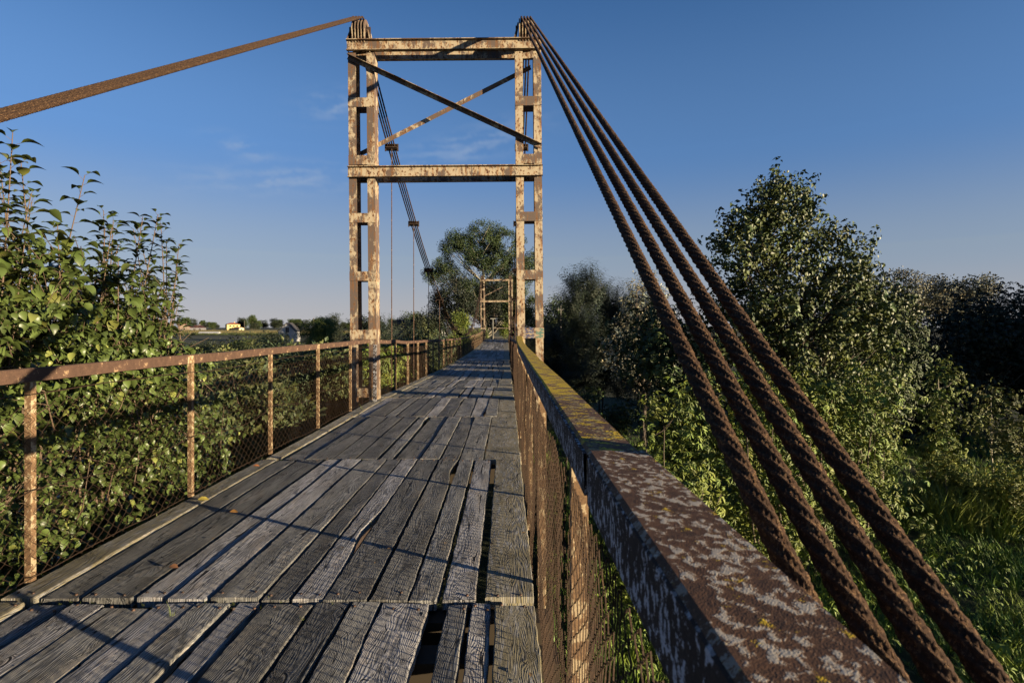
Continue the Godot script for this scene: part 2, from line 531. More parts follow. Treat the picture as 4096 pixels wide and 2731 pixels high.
func deck() -> void:
	var o := thing("bridge_deck", "weathered grey plank deck of the footbridge running between the two fences", "deck", P(-1.16, 0, 0))
	var ends := [-2.6, -0.2, 2.75, 5.7, 8.46]
	while ends[-1] < 64.0:
		ends.append(ends[-1] + (rnd(2.1, 2.5) if ends[-1] < 34.0 else rnd(2.8, 3.2)))
	var given := {
		1: [-2.47, -2.3, -2.1, -1.93, -1.7, -1.5, -1.33, -1.17, -0.93, -0.76, -0.607, -0.365, -0.29, -0.18, -0.063, 0.14],
		2: [-2.47, -2.3, -2.1, -1.83, -1.66, -1.46, -1.21, -1.06, -0.897, -0.678, -0.479, -0.33, -0.148, -0.116, 0.145],
	}
	var heads := []
	for r in ends.size() - 1:
		var d0: float = ends[r]
		var d1: float = ends[r + 1]
		var xs: Array = given.get(r, [])
		if xs.is_empty():
			var x := -2.47
			xs = [x]
			while x < -0.12:
				x += rnd(0.17, 0.27)
				xs.append(x)
			xs[-1] = 0.145
		var n := 40 if r < 3 else (22 if r < 6 else 6)
		var step := rnd(-0.005, 0.005)
		for i in xs.size() - 1:
			if r == 1 and i == 11 or r == 2 and i == 12:
				continue   # the board that has gone
			var gap := rnd(0.003, 0.012)
			if R.randf() < 0.18 and not (r < 3 and i > 10):
				gap += rnd(0.01, 0.03)
			var e0 := d0 + rnd(0.0, 0.03) * (2.0 if R.randf() < 0.15 else 1.0)
			var e1 := d1 - rnd(0.0, 0.02) - (rnd(0.02, 0.06) if R.randf() < 0.16 else 0.0)
			var lift := rnd(-0.007, 0.007)
			var y := step + rnd(-0.0035, 0.0035) + (rnd(-0.008, 0.01) if R.randf() < 0.15 else 0.0)
			if i <= 1:
				y += 0.006 - 0.012 * i
			var m: Material = M.planks[R.randi() % M.planks.size()]
			if i == xs.size() - 2 or (i == 0) or (i == 1 and R.randf() < 0.3):
				m = M.mossy
			if r < 6 and r > 0:
				for e in [d0 + 0.07, d1 - 0.06]:
					for f in [0.22, 0.76]:
						if R.randf() < 0.8:
							heads.append(Transform3D(Basis(Vector3.UP, rnd(0, TAU)), P(lerpf(xs[i], xs[i + 1], f + rnd(-0.06, 0.06)), y + lift * (-0.5 if e < d0 + 0.1 else 0.5) + 0.002, e + rnd(-0.02, 0.02))))
			put("plank", plank_mesh(xs[i] + gap, xs[i + 1] - gap, e0 + 0.004, e1 - 0.004, n, y, rnd(-0.0025, 0.0025), 0.007 if r < 8 else 0.014, lift), m, o)
		# bearers under the joints and half way
		for d in ([d0] if r == 2 else [d0, (d0 + d1) * 0.5 + (1.15 if r == 1 else 0.0)]):
			var st := begin()
			boxd(st, -2.56, 0.22, sag(d) - 0.22, sag(d) - 0.068, d - 0.07, d + 0.07)
			obj("cross_beam", st, M.beam, o)
	var head := CylinderMesh.new()
	head.top_radius = 0.006
	head.bottom_radius = 0.008
	head.height = 0.008
	head.radial_segments = 8
	head.rings = 0
	var shades := []
	for t in heads:
		t.origin -= Vector3.ZERO
		shades.append(Color(0.05, 0.026, 0.015) * rnd(0.5, 1.6))
	many("nails", head, leafy(Vector3.ONE, 0.6, 0.0), heads, shades, o, "stuff").position = -o.position
	for x in [-2.3, -1.2, -0.05]:
		var st := begin()
		var prev: float = -2.6
		for d in [10.5, 18.0, 27.0, 36.0, 45.0, 54.0, 64.0]:
			bar(st, P(x, sag(prev) - 0.33, prev), P(x, sag(d) - 0.33, d), 0.1, 0.2)
			prev = d
		obj("stringer", st, M.dark, o)

# ------------------------------------------------------------------ fences
func netting(width: float, y0: float, y1: float, seed_: int, smooth: int, wire: float, bulge: float, p: float, pw: float) -> ArrayMesh:
	var st := begin()
	var rows := int((y1 - y0) / p)
	var cols := int(width / (pw * 0.5))
	for c in cols:
		var base := (c + 0.5) * pw * 0.5
		var flip := 1.0 if c % 2 == 0 else -1.0
		var pts := []
		for k in rows * 2 * smooth + 1:
			var t := float(k) / (2 * smooth)
			var s := cos(t * TAU) if smooth > 1 else (1.0 if k % 2 == 0 else -1.0)
			if smooth > 1:
				s = clampf(s * 1.25, -1.0, 1.0)
			var y := y0 + t * p
			var along := base + flip * s * pw * 0.27
			var out := noise.get_noise_2d(along * 3.0 + seed_ * 10.0, y * 3.0) * bulge + flip * s * 0.0018
			along += noise.get_noise_2d(along * 5.0 + 60.0, y * 5.0 + seed_) * bulge * 0.35
			y += noise.get_noise_2d(along * 4.0 + 90.0, y * 4.0 + seed_) * bulge * 0.35
			pts.append(Vector3(out, y, -along))
		for k in pts.size() - 1:
			var a: Vector3 = pts[k]
			var b: Vector3 = pts[k + 1]
			var f := (b - a).normalized()
			var u := f.cross(Vector3.RIGHT).normalized()
			var o := [Vector3.RIGHT * wire, (Vector3.LEFT * 0.5 + u * 0.87) * wire, (Vector3.LEFT * 0.5 - u * 0.87) * wire]
			for i in 3:
				quad(st, a + o[i], b + o[i], b + o[(i + 1) % 3], a + o[(i + 1) % 3])
	return done(st)

func angle_post(st: SurfaceTool, x: float, d: float, y0: float, y1: float, w: float, t: float, inward: float) -> void:
	# an angle: one leg faces the viewer, the other the deck
	boxd(st, x - w * 0.5, x + w * 0.5, y0, y1, d, d + t)
	if inward > 0:
		boxd(st, x + w * 0.5 - t, x + w * 0.5, y0, y1, d + t, d + w)
	else:
		boxd(st, x - w * 0.5, x - w * 0.5 + t, y0, y1, d + t, d + w)

func rail_run(st: SurfaceTool, pts: Array, w: float, h: float) -> void:
	# pts: centre of the top; a slightly rounded box swept along
	var rings := []
	var b := 0.006
	for p in pts:
		var c: Vector3 = p
		rings.append([c + Vector3(-w / 2, -h, 0), c + Vector3(-w / 2, -b, 0), c + Vector3(-w / 2 + b, 0, 0), c + Vector3(w / 2 - b, 0, 0), c + Vector3(w / 2, -b, 0), c + Vector3(w / 2, -h, 0)])
	for i in rings.size() - 1:
		for k in 6:
			quad(st, rings[i][k], rings[i + 1][k], rings[i + 1][(k + 1) % 6], rings[i][(k + 1) % 6])
	for e in [0, rings.size() - 1]:
		for k in range(1, 5):
			if e == 0:
				tri(st, rings[e][0], rings[e][k], rings[e][k + 1])
			else:
				tri(st, rings[e][0], rings[e][k + 1], rings[e][k])

func wavy_rail(x: float, y: float, d0: float, d1: float, step: float, amount: float, seed_: float) -> Array:
	var pts := []
	var d := d0
	while d < d1 + step * 0.5:
		var dd := minf(d, d1)
		pts.append(P(x + noise.get_noise_2d(dd * 0.7, seed_) * amount, y + sag(dd) + noise.get_noise_2d(dd * 0.9, seed_ + 9) * amount * 0.8, dd))
		d += step
	return pts

func fences() -> void:
	var net_a := netting(1.5, 0.03, 0.97, 1, 2, 0.0014, 0.03, 0.075, 0.09)
	var net_b := netting(1.5, 0.03, 0.97, 2, 2, 0.0014, 0.03, 0.075, 0.09)
	var net_n := netting(1.5, 0.02, 0.97, 3, 3, 0.0016, 0.03, 0.043, 0.05)
	var net_m := netting(1.5, 0.02, 0.97, 4, 3, 0.0016, 0.03, 0.043, 0.05)
	# --- left, near side
	var o := thing("bridge_fence", "rusty wire mesh fence with slim handrail left of the deck before the near tower", "fence", P(-2.5, 0, 1.4))
	var st := begin()
	rail_run(st, wavy_rail(-2.5, 1.115, -1.6, 10.3, 0.3, 0.012, 3.0), 0.05, 0.07)
	var rl := obj("handrail", st, M.rail, o)
	st = begin()
	for d in [4.44, 7.44]:
		boxd(st, -2.472, -2.469, 1.05, 1.11, d - 0.06, d + 0.03)
	obj("joint_plate", st, M.post, rl)
	for d in [-0.06, 1.44, 2.94, 4.44, 5.94, 7.44, 8.98]:
		st = begin()
		angle_post(st, -2.49, d, -0.25, 1.045, 0.034, 0.006, 1.0)
		obj("post", st, M.post, o)
	st = begin()
	angle_post(st, -2.37, 10.12, -0.2, 1.02, 0.055, 0.008, 1.0)
	obj("post", st, M.railside, o).set_meta("label", "blue-grey end post wired to the tower")
	for k in 7:
		var nm := put("wire_mesh", net_a if k % 2 == 0 else net_b, M.wire, o, "stuff")
		nm.position += P(-2.455, 0, -0.06 + k * 1.5)
	for y in [0.5, 0.985, 0.04]:
		st = begin()
		var pts := []
		var rad := []
		for k in 60:
			var d := -0.5 + k * 0.18
			pts.append(P(-2.453 + noise.get_noise_2d(d * 2, y) * 0.01, y + noise.get_noise_2d(d * 1.5, y + 5) * 0.03 - (0.07 * absf(sin(d * 2.1)) if y < 0.6 and y > 0.3 else 0.0), d))
			rad.append(0.003)
		tube(st, pts, rad, 4)
		obj("tie_wire", st, M.wire, o)
	# --- right, near side
	o = thing("bridge_fence", "rusty chain link fence under a broad lichen-spotted channel handrail, right beside the camera", "fence", P(0.2, 0, 1.4))
	st = begin()
	var pts := wavy_rail(0.2, 1.102, 1.03, 7.6, 0.3, 0.008, 13.0)
	pts.append_array([P(0.203, 1.105, 8.2), P(0.205, 1.118, 8.8), P(0.212, 1.15, 9.3), P(0.215, 1.172, 9.8), P(0.215, 1.175, 10.36)])
	rail_run(st, pts.slice(3), 0.1, 0.085)
	obj("handrail", st, M.lichen, o).set_meta("label", "far length of the right handrail, rusty with yellow lichen")
	st = begin()
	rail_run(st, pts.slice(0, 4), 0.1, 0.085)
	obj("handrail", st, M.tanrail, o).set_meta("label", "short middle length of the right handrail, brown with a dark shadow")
	st = begin()
	rail_run(st, wavy_rail(0.198, 1.112, -1.2, 1.06, 0.2, 0.004, 23.0), 0.108, 0.006)
	var near := obj("handrail", st, M.nearrail, o)
	near.set_meta("label", "near length of the right handrail, brown rust with white paint flakes")
	st = begin()
	rail_run(st, wavy_rail(0.147, 1.1055, -1.2, 1.06, 0.2, 0.004, 23.0), 0.006, 0.088)
	rail_run(st, wavy_rail(0.249, 1.1055, -1.2, 1.06, 0.2, 0.004, 23.0), 0.006, 0.088)
	obj("flange", st, M.railside, near)
	st = begin()
	rail_run(st, wavy_rail(0.1475, 1.096, 1.065, 7.6, 0.3, 0.008, 13.0), 0.004, 0.08)
	obj("side_face", st, M.railside, o.get_child(0))
	for d in [-0.09, 1.41, 2.92, 4.42, 5.93, 7.43, 8.95]:
		st = begin()
		angle_post(st, 0.182, d, -0.25, 1.018, 0.042, 0.006, -1.0)
		obj("post", st, M.post, o)
	for k in 7:
		var nm := put("wire_mesh", net_n if k % 2 == 0 else net_m, M.wire, o, "stuff")
		nm.position += P(0.149, 0, -0.09 + k * 1.5)
	# --- over the river, both sides
	for side in 2:
		var x: float = [-2.44, 0.22][side]
		o = thing("bridge_fence", ["rusty wire fence sagging along the left edge of the main span beyond the near tower", "dark wire fence along the right edge of the main span beyond the near tower"][side], "fence", P(x, 0, 36.0))
		st = begin()
		rail_run(st, wavy_rail(x, 1.09, 10.75, 61.8, 0.75, 0.05, 33.0 + side * 7), 0.05, 0.07)
		obj("handrail", st, M.rail, o)
		var d := 10.75
		var k := 0
		while d < 61.0:
			if k > 0:
				st = begin()
				angle_post(st, x, d, sag(d) - 0.2, sag(d) + 1.03, 0.045, 0.007, 1.0 if side == 0 else -1.0)
				obj("post", st, M.post if side == 0 else M.rail, o)
			var nm := put("wire_mesh", net_a if k % 2 == 0 else net_b, M.wire, o, "stuff")
			nm.position += P(x + (0.04 if side == 0 else -0.04), sag(d), d)
			nm.rotation.x = atan2(sag(d + 1.58) - sag(d), 1.58)
			nm.scale = Vector3(1, 1, 1.055)
			d += 1.58
			k += 1

# ------------------------------------------------------------------ towers
func tower(d0: float, label: String) -> Node3D:
	var o := thing("bridge_tower", label, "tower", P(-1.1, 0, d0), "steel portal towers of the bridge")
	var cols := [[-2.87, -2.39], [0.20, 0.68]]
	var leg_w := 0.142
	var dep := 0.30
	for c in cols:
		var col := Node3D.new()
		col.name = "column"
		o.add_child(col, true)
		var turn := 0
		for lx in [c[0], c[1] - leg_w]:
			var st := begin()
			boxd(st, lx, lx + leg_w, -3.4, 6.40, d0, d0 + 0.014)
			boxd(st, lx, lx + leg_w, -3.4, 6.42, d0 + dep - 0.014, d0 + dep)
			var web: float = lx if turn == 0 else lx + leg_w - 0.014
			boxd(st, web, web + 0.014, -3.4, 6.42, d0 + 0.014, d0 + dep - 0.014)
			obj("channel_leg", st, M.worn if (c[0] < 0) else M.cream, col)
			turn += 1
		var ys := [0.06, 1.13, 2.20, 3.27, 4.33, 5.39]
		for i in ys.size():
			var y: float = ys[i]
			for back in 2:
				var st := begin()
				var da := d0 - 0.012 if back == 0 else d0 + dep + 0.002
				boxd(st, c[0] - 0.002, c[1] + 0.002, y, y + 0.17, da, da + 0.010)
				obj("batten", st, M.worn if (i % 2 == 0) == (c[0] < 0) and i != 1 else M.cream, col)
		# sheave block on top
		var cx: float = -2.72 if c[0] < 0 else 0.345
		cx += 0.055
		var saddle := Node3D.new()
		saddle.name = "saddle"
		o.add_child(saddle, true)
		for i in 5:
			var st := begin()
			var x := cx - 0.11 + i * 0.055
			var ring := []
			for k in 13:
				var a := PI * (k / 12.0)
				ring.append(Vector2(d0 + 0.16 - cos(a) * 0.235, 6.8 + sin(a) * 0.25))
			ring.append(Vector2(d0 + 0.36, 6.56))
			ring.append(Vector2(d0 - 0.04, 6.56))
			for k in ring.size():
				var p: Vector2 = ring[k]
				var q: Vector2 = ring[(k + 1) % ring.size()]
				quad(st, P(x - 0.009, p.y, p.x), P(x - 0.009, q.y, q.x), P(x + 0.009, q.y, q.x), P(x + 0.009, p.y, p.x))
				tri(st, P(x - 0.009, 6.7, d0 + 0.16), P(x - 0.009, q.y, q.x), P(x - 0.009, p.y, p.x))
				tri(st, P(x + 0.009, 6.7, d0 + 0.16), P(x + 0.009, p.y, p.x), P(x + 0.009, q.y, q.x))
			obj("sheave_plate", st, M.worn, saddle)
		var st2 := begin()
		boxd(st2, cx - 0.10, cx + 0.10, 6.60, 6.93, d0 + 0.03, d0 + 0.29)
		obj("saddle_block", st2, M.dark, saddle)
		for s in [-1.0, 1.0]:
			st2 = begin()
			var xa: float = cx + s * 0.135
			hexa(st2, [P(xa + s * 0.08 - 0.01, 6.592, d0 - 0.05), P(xa + s * 0.08 + 0.01, 6.592, d0 - 0.05), P(xa + s * 0.08 + 0.01, 6.592, d0 + 0.37), P(xa + s * 0.08 - 0.01, 6.592, d0 + 0.37),
				P(xa - 0.01, 6.95, d0 + 0.06), P(xa + 0.01, 6.95, d0 + 0.06), P(xa + 0.01, 6.95, d0 + 0.26), P(xa - 0.01, 6.95, d0 + 0.26)])
			obj("cheek_plate", st2, M.worn, saddle)
			st2 = begin()
			boxd(st2, xa + s * 0.012 - 0.015, xa + s * 0.012 + 0.05 * s + 0.015, 6.592, 6.87, d0 + 0.02, d0 + 0.05)
			obj("gusset", st2, M.dark, saddle)
	# cross beams, pairs in front of and behind the legs
	for y in [6.405, 4.09]:
		for back in 2:
			var st := begin()
			var f := d0 - 0.085 if back == 0 else d0 + dep + 0.015
			var g := f + 0.07
			boxd(st, -2.88, 0.69, y + 0.012, y + 0.188, g - 0.012, g)
			boxd(st, -2.88, 0.69, y, y + 0.012, f, g)
			boxd(st, -2.88, 0.69, y + 0.188, y + 0.2, f, g)
			obj("cross_beam", st, M.cream, o)
	var st := begin()
	var a := P(-2.86, 6.29, d0 - 0.03)
	var b := P(0.67, 4.62, d0 - 0.03)
	bar(st, a, b, 0.007, 0.08)
	bar(st, a + Vector3(0, 0.04, 0.038), b + Vector3(0, 0.04, 0.038), 0.085, 0.007)
	obj("diagonal_brace", st, M.worn, o)
	st = begin()
	a = P(-2.74, 4.63, d0 + dep + 0.03)
	b = P(0.5, 6.24, d0 + dep + 0.03)
	bar(st, a, b, 0.007, 0.085)
	bar(st, a + Vector3(0, 0.043, -0.035), b + Vector3(0, 0.043, -0.035), 0.07, 0.007)
	obj("diagonal_brace", st, M.worn, o)
	o.rotation.z = deg_to_rad(0.5)
	return o

func graffiti(t: Node3D) -> void:
	# smeared blue and green paint on the lowest batten of the right column
	var s := 128
	var a := layer(s, 6.0 / s, 4, 1, 1, 12, 7)
	var b := layer(s, 5.0 / s, 4, 1, 0.5, 12, 8)
	var f := layer(s, 0.2, 2, 1, 1, 0, 9)
	var rgb := PackedByteArray(); rgb.resize(s * s * 3)
	for j in s:
		for i in s:
			var k := j * s + i
			var x := float(i) / s
			var c := Vector3(0.33, 0.26, 0.17).lerp(Vector3(0.12, 0.065, 0.035), ss(0.45, 0.6, b[k] / 255.0))
			c = c.lerp(Vector3(0.02, 0.05, 0.16), ss(0.46, 0.56, a[k] / 255.0) * ss(0.2, 0.32, x) * ss(0.66, 0.55, x))
			c = c.lerp(Vector3(0.07, 0.18, 0.14), ss(0.42, 0.54, b[k] / 255.0) * ss(0.66, 0.72, x) * 0.8)
			pack(rgb, k * 3, c * 0.7 * (0.8 + 0.4 * f[k] / 255.0))
	var m := StandardMaterial3D.new()
	m.albedo_texture = texture(s, rgb)
	m.roughness = 0.6
	var st := begin()
	var q := [P(0.21, 1.31, 10.384), P(0.69, 1.31, 10.384), P(0.69, 1.12, 10.384), P(0.21, 1.12, 10.384)]
	var uv := [Vector2(0, 0), Vector2(1, 0), Vector2(1, 1), Vector2(0, 1)]
	for c in [0, 1, 2, 0, 2, 3]:
		st.set_uv(uv[c]); st.add_vertex(q[c])
	var g := obj("paint_smear", st, m, t)
	g.set_meta("label", "smeared blue and green paint")

# ------------------------------------------------------------------ cables
func par(d: float) -> float:
	return 0.82 + 0.0091 * pow(d - 36.2, 2.0)

func rope(called: String, label: String, group: String, x_top: float, drift: float) -> void:
	var pts := []       # position, spacing follows how close the piece is
	var d := -6.5
	while d < 10.28:
		pts.append(P(x_top + drift * (10.4 - d), 0.965 + 0.6225 * (d - 0.66), d))
		d += 0.04 if d < -0.2 else (0.007 if d < 2.6 else (0.011 if d < 6.0 else 0.02))
	for end in 2:
		for k in 12:
			var t := k / 12.0 if end == 0 else 1.0 - k / 12.0
			var p := Vector2(10.3, 6.977).lerp(Vector2(10.54, 7.125), t).lerp(Vector2(10.54, 7.125).lerp(Vector2(11.0, par(11.0)), t), t)
			pts.append(P(x_top, p.y, p.x if end == 0 else 72.4 - p.x))
		if end == 0:
			d = 11.0
			while d < 61.4:
				pts.append(P(x_top, par(d), d))
				d += 0.08 if d < 18.0 else 0.5
	pts.append(P(x_top, 6.9, 62.2))
	pts.append(P(x_top, -0.4, 73.8))
	var n := pts.size()
	var sides := 22
	var vs := PackedVector3Array(); vs.resize(n * sides)
	var ns := PackedVector3Array(); ns.resize(n * sides)
	var idx := PackedInt32Array()
	var s := 0.0
	var lay := 0.215
	var rad := 0.0168
	for i in n:
		var f: Vector3 = (pts[mini(i + 1, n - 1)] - pts[maxi(i - 1, 0)]).normalized()
		var sd := Vector3.RIGHT
		var up := sd.cross(f).normalized()
		if i > 0:
			s += pts[i].distance_to(pts[i - 1])
		var close: float = ss(6.0, 2.0, -pts[i].z)
		for k in sides:
			var a := TAU * k / sides
			var ph := 6.0 * a - TAU * s / lay * 6.0
			var lobe := sqrt(0.5 + 0.5 * cos(ph) + 0.02)
			var r := rad * (0.62 + 0.44 * lobe)
			var dir := sd * cos(a) + up * sin(a)
			r += noise.get_noise_3d(s * 90.0 + x_top * 400.0, cos(a) * 5.0, sin(a) * 5.0) * 0.0018 * close
			var slope := rad * 0.44 * (-sin(ph) * 0.25 / lobe)
			vs[i * sides + k] = pts[i] + dir * r
			ns[i * sides + k] = (dir - (up * cos(a) - sd * sin(a)) * (slope * 6.0 / r) + f * (slope * TAU * 6.0 / lay)).normalized()
	for i in n - 1:
		for k in sides:
			var l := (k + 1) % sides
			var q0 := i * sides + k
			var q1 := i * sides + l
			idx.append_array([q0, q1, q0 + sides, q1, q1 + sides, q0 + sides])
	var arr := []
	arr.resize(Mesh.ARRAY_MAX)
	arr[Mesh.ARRAY_VERTEX] = vs
	arr[Mesh.ARRAY_NORMAL] = ns
	arr[Mesh.ARRAY_INDEX] = idx
	var mesh := ArrayMesh.new()
	mesh.add_surface_from_arrays(Mesh.PRIMITIVE_TRIANGLES, arr)
	tag(put(called, mesh, M.rope), label, "cable", group)

func cables() -> void:
	var which := ["innermost", "second one", "third one", "outermost"]
	for k in 4:
		rope("suspension_cable", "thick rusty steel rope slanting down beside the right handrail, %s of four" % which[k], "main cables on the right", 0.263 + k * 0.0545, 0.011)
	for k in 4:
		rope("suspension_cable", "rusty steel rope running upper left from the tower's left top, %s of four" % which[k], "main cables on the left", -2.642 - k * 0.0525, -0.011)
	var words := ["first", "second", "third", "fourth", "fifth", "sixth", "seventh", "eighth", "ninth", "tenth", "eleventh", "twelfth", "thirteenth", "fourteenth"]
	for side in 2:
		var x: float = [-2.72, 0.345][side]
		for k in 14:
			var d := 13.35 + k * 3.15
			if d > 59.5:
				continue
			var y := par(d)
			var o := thing("hanger", "%s hanger rod beyond the near tower, under the %s cables" % [words[k], ["left", "right"][side]], "hanger", P(x, sag(d) - 0.2, d), "hanger rods of the main span")
			var slope := 2.0 * 0.0091 * (d - 36.2)
			var dir := Vector3(0, slope, -1).normalized()
			var st := begin()
			bar(st, P(x, y + 0.03, d) - dir * 0.07, P(x, y + 0.03, d) + dir * 0.07, 0.27, 0.02)
			bar(st, P(x, y - 0.03, d) - dir * 0.07, P(x, y - 0.03, d) + dir * 0.07, 0.27, 0.02)
			for s in [-0.145, 0.0, 0.145]:
				bar(st, P(x + s, y - 0.09, d), P(x + s, y + 0.08, d), 0.03, 0.03, Vector3.RIGHT)
			obj("clamp", st, M.dark, o)
			st = begin()
			tube(st, [P(x, y - 0.05, d), P(x, sag(d) - 0.25, d)], [0.011, 0.011], 6)
			obj("rod", st, M.rail, o)

# ------------------------------------------------------------------ plants
func leaf(st: SurfaceTool, at: Vector3, dir: Vector3, nrm: Vector3, l: float, w: float, kind: String) -> void:
	var side := dir.cross(nrm).normalized()
	var n := side.cross(dir).normalized()
	var prof := []
	match kind:
		"delta": prof = [[0.0, 0.12], [0.22, 0.5], [0.6, 0.3], [1.0, 0.0]]
		"lance": prof = [[0.0, 0.05], [0.35, 0.5], [1.0, 0.0]]
		"quick": prof = [[0.0, 0.1], [0.45, 0.5], [1.0, 0.0]]
		_: prof = [[0.0, 0.06], [0.3, 0.46], [0.65, 0.42], [1.0, 0.0]]
	var prev := []
	for p in prof:
		var t: float = p[0]
		var c := at + dir * l * t - n * l * 0.22 * t * t
		var e: float = p[1] * w
		var now := [c - side * e + n * e * 0.35, c, c + side * e + n * e * 0.35]
		if prev.size():
			if p[1] == 0.0:
				tri(st, prev[0], now[1], prev[1]); tri(st, prev[1], now[1], prev[2])
			elif kind == "delta" or kind == "oval":
				quad(st, prev[0], now[0], now[1], prev[1]); quad(st, prev[1], now[1], now[2], prev[2])
			else:
				quad(st, prev[0], now[0], now[1], prev[1]); quad(st, prev[1], now[1], now[2], prev[2])
		prev = now

func clump(kind: String) -> ArrayMesh:
	# a twig along +y with its leaves
	var st := begin()
	match kind:
		"poplar":
			for i in 16:
				var y := rnd(0.0, 0.5)
				var a := i * 2.4
				var out := Vector3(cos(a), rnd(-0.5, 0.3), sin(a)).normalized()
				leaf(st, Vector3(0, y, 0) + out * 0.06, (out + Vector3.DOWN * rnd(0.2, 0.9)).normalized(), (Vector3.UP + out * 0.6 + Vector3(rnd(-1, 1), 0, rnd(-1, 1)) * 0.6).normalized(), rnd(0.085, 0.12), rnd(0.08, 0.11), "delta")
		"maple":
			for i in 6:
				var y := 0.08 + i * 0.075
				var a := i * 2.6
				var out := Vector3(cos(a), 0.35, sin(a)).normalized()
				for j in 5:
					var b := (j - 2) * 0.75
					var s := out.cross(Vector3.UP).normalized()
					var dir := (out * cos(b) + s * sin(b) + Vector3.DOWN * rnd(0.5, 1.0)).normalized()
					leaf(st, Vector3(0, y, 0) + out * (0.13 + 0.05 * cos(b)), dir, (Vector3.UP + out * 0.7).normalized(), rnd(0.085, 0.12), rnd(0.04, 0.055), "quick")
		"willow":
			for i in 22:
				var y := i * 0.03
				var a := i * 2.4
				var out := Vector3(cos(a), 0.5, sin(a)).normalized()
				leaf(st, Vector3(0, y, 0), (out + Vector3.DOWN * rnd(0.0, 0.7)).normalized(), Vector3.UP, rnd(0.10, 0.15), rnd(0.018, 0.026), "lance")
		"silver":
			for i in 18:
				var y := rnd(0.0, 0.45)
				var a := i * 2.4
				var out := Vector3(cos(a), 0.4, sin(a)).normalized()
				leaf(st, Vector3(0, y, 0) + out * 0.03, (out + Vector3(rnd(-1, 1), rnd(-0.5, 1), rnd(-1, 1)) * 0.5).normalized(), Vector3.UP, rnd(0.06, 0.085), rnd(0.035, 0.05), "quick")
		_:
			for i in 20:
				var p := Vector3(rnd(-1, 1), rnd(-0.2, 1.4), rnd(-1, 1)) * 0.2
				var out := (p + Vector3(rnd(-1, 1), rnd(-1, 1), rnd(-1, 1)) * 0.25).normalized()
				leaf(st, p, out, (Vector3.UP + out * 0.4 + Vector3(rnd(-1, 1), 0, rnd(-1, 1)) * 0.5).normalized(), rnd(0.07, 0.12), rnd(0.05, 0.075), "quick")
	return done(st)

func many(called: String, mesh: Mesh, mat: Material, where: Array, tint: Array, parent: Node, kind := "") -> MultiMeshInstance3D:
	var mm := MultiMesh.new()
	mm.transform_format = MultiMesh.TRANSFORM_3D
	mm.use_colors = true
	mm.mesh = mesh
	mm.instance_count = where.size()
	for i in where.size():
		mm.set_instance_transform(i, where[i])
		mm.set_instance_color(i, tint[i])
	var o := MultiMeshInstance3D.new()
	o.multimesh = mm
	o.material_override = mat
	if parent == null:
		o.name = numbered(called)
		add_child(o)
	else:
		o.name = called
		parent.add_child(o, true)
	if kind != "":
		o.set_meta("kind", kind)
	return o

func facing(y: Vector3, roll: float, s: float) -> Basis:
	y = y.normalized()
	var x := y.cross(Vector3(0.3, 0.2, 1)).normalized()
	var b := Basis(x, y, x.cross(y))
	return (b * Basis(Vector3.UP, roll)).scaled(Vector3.ONE * s)

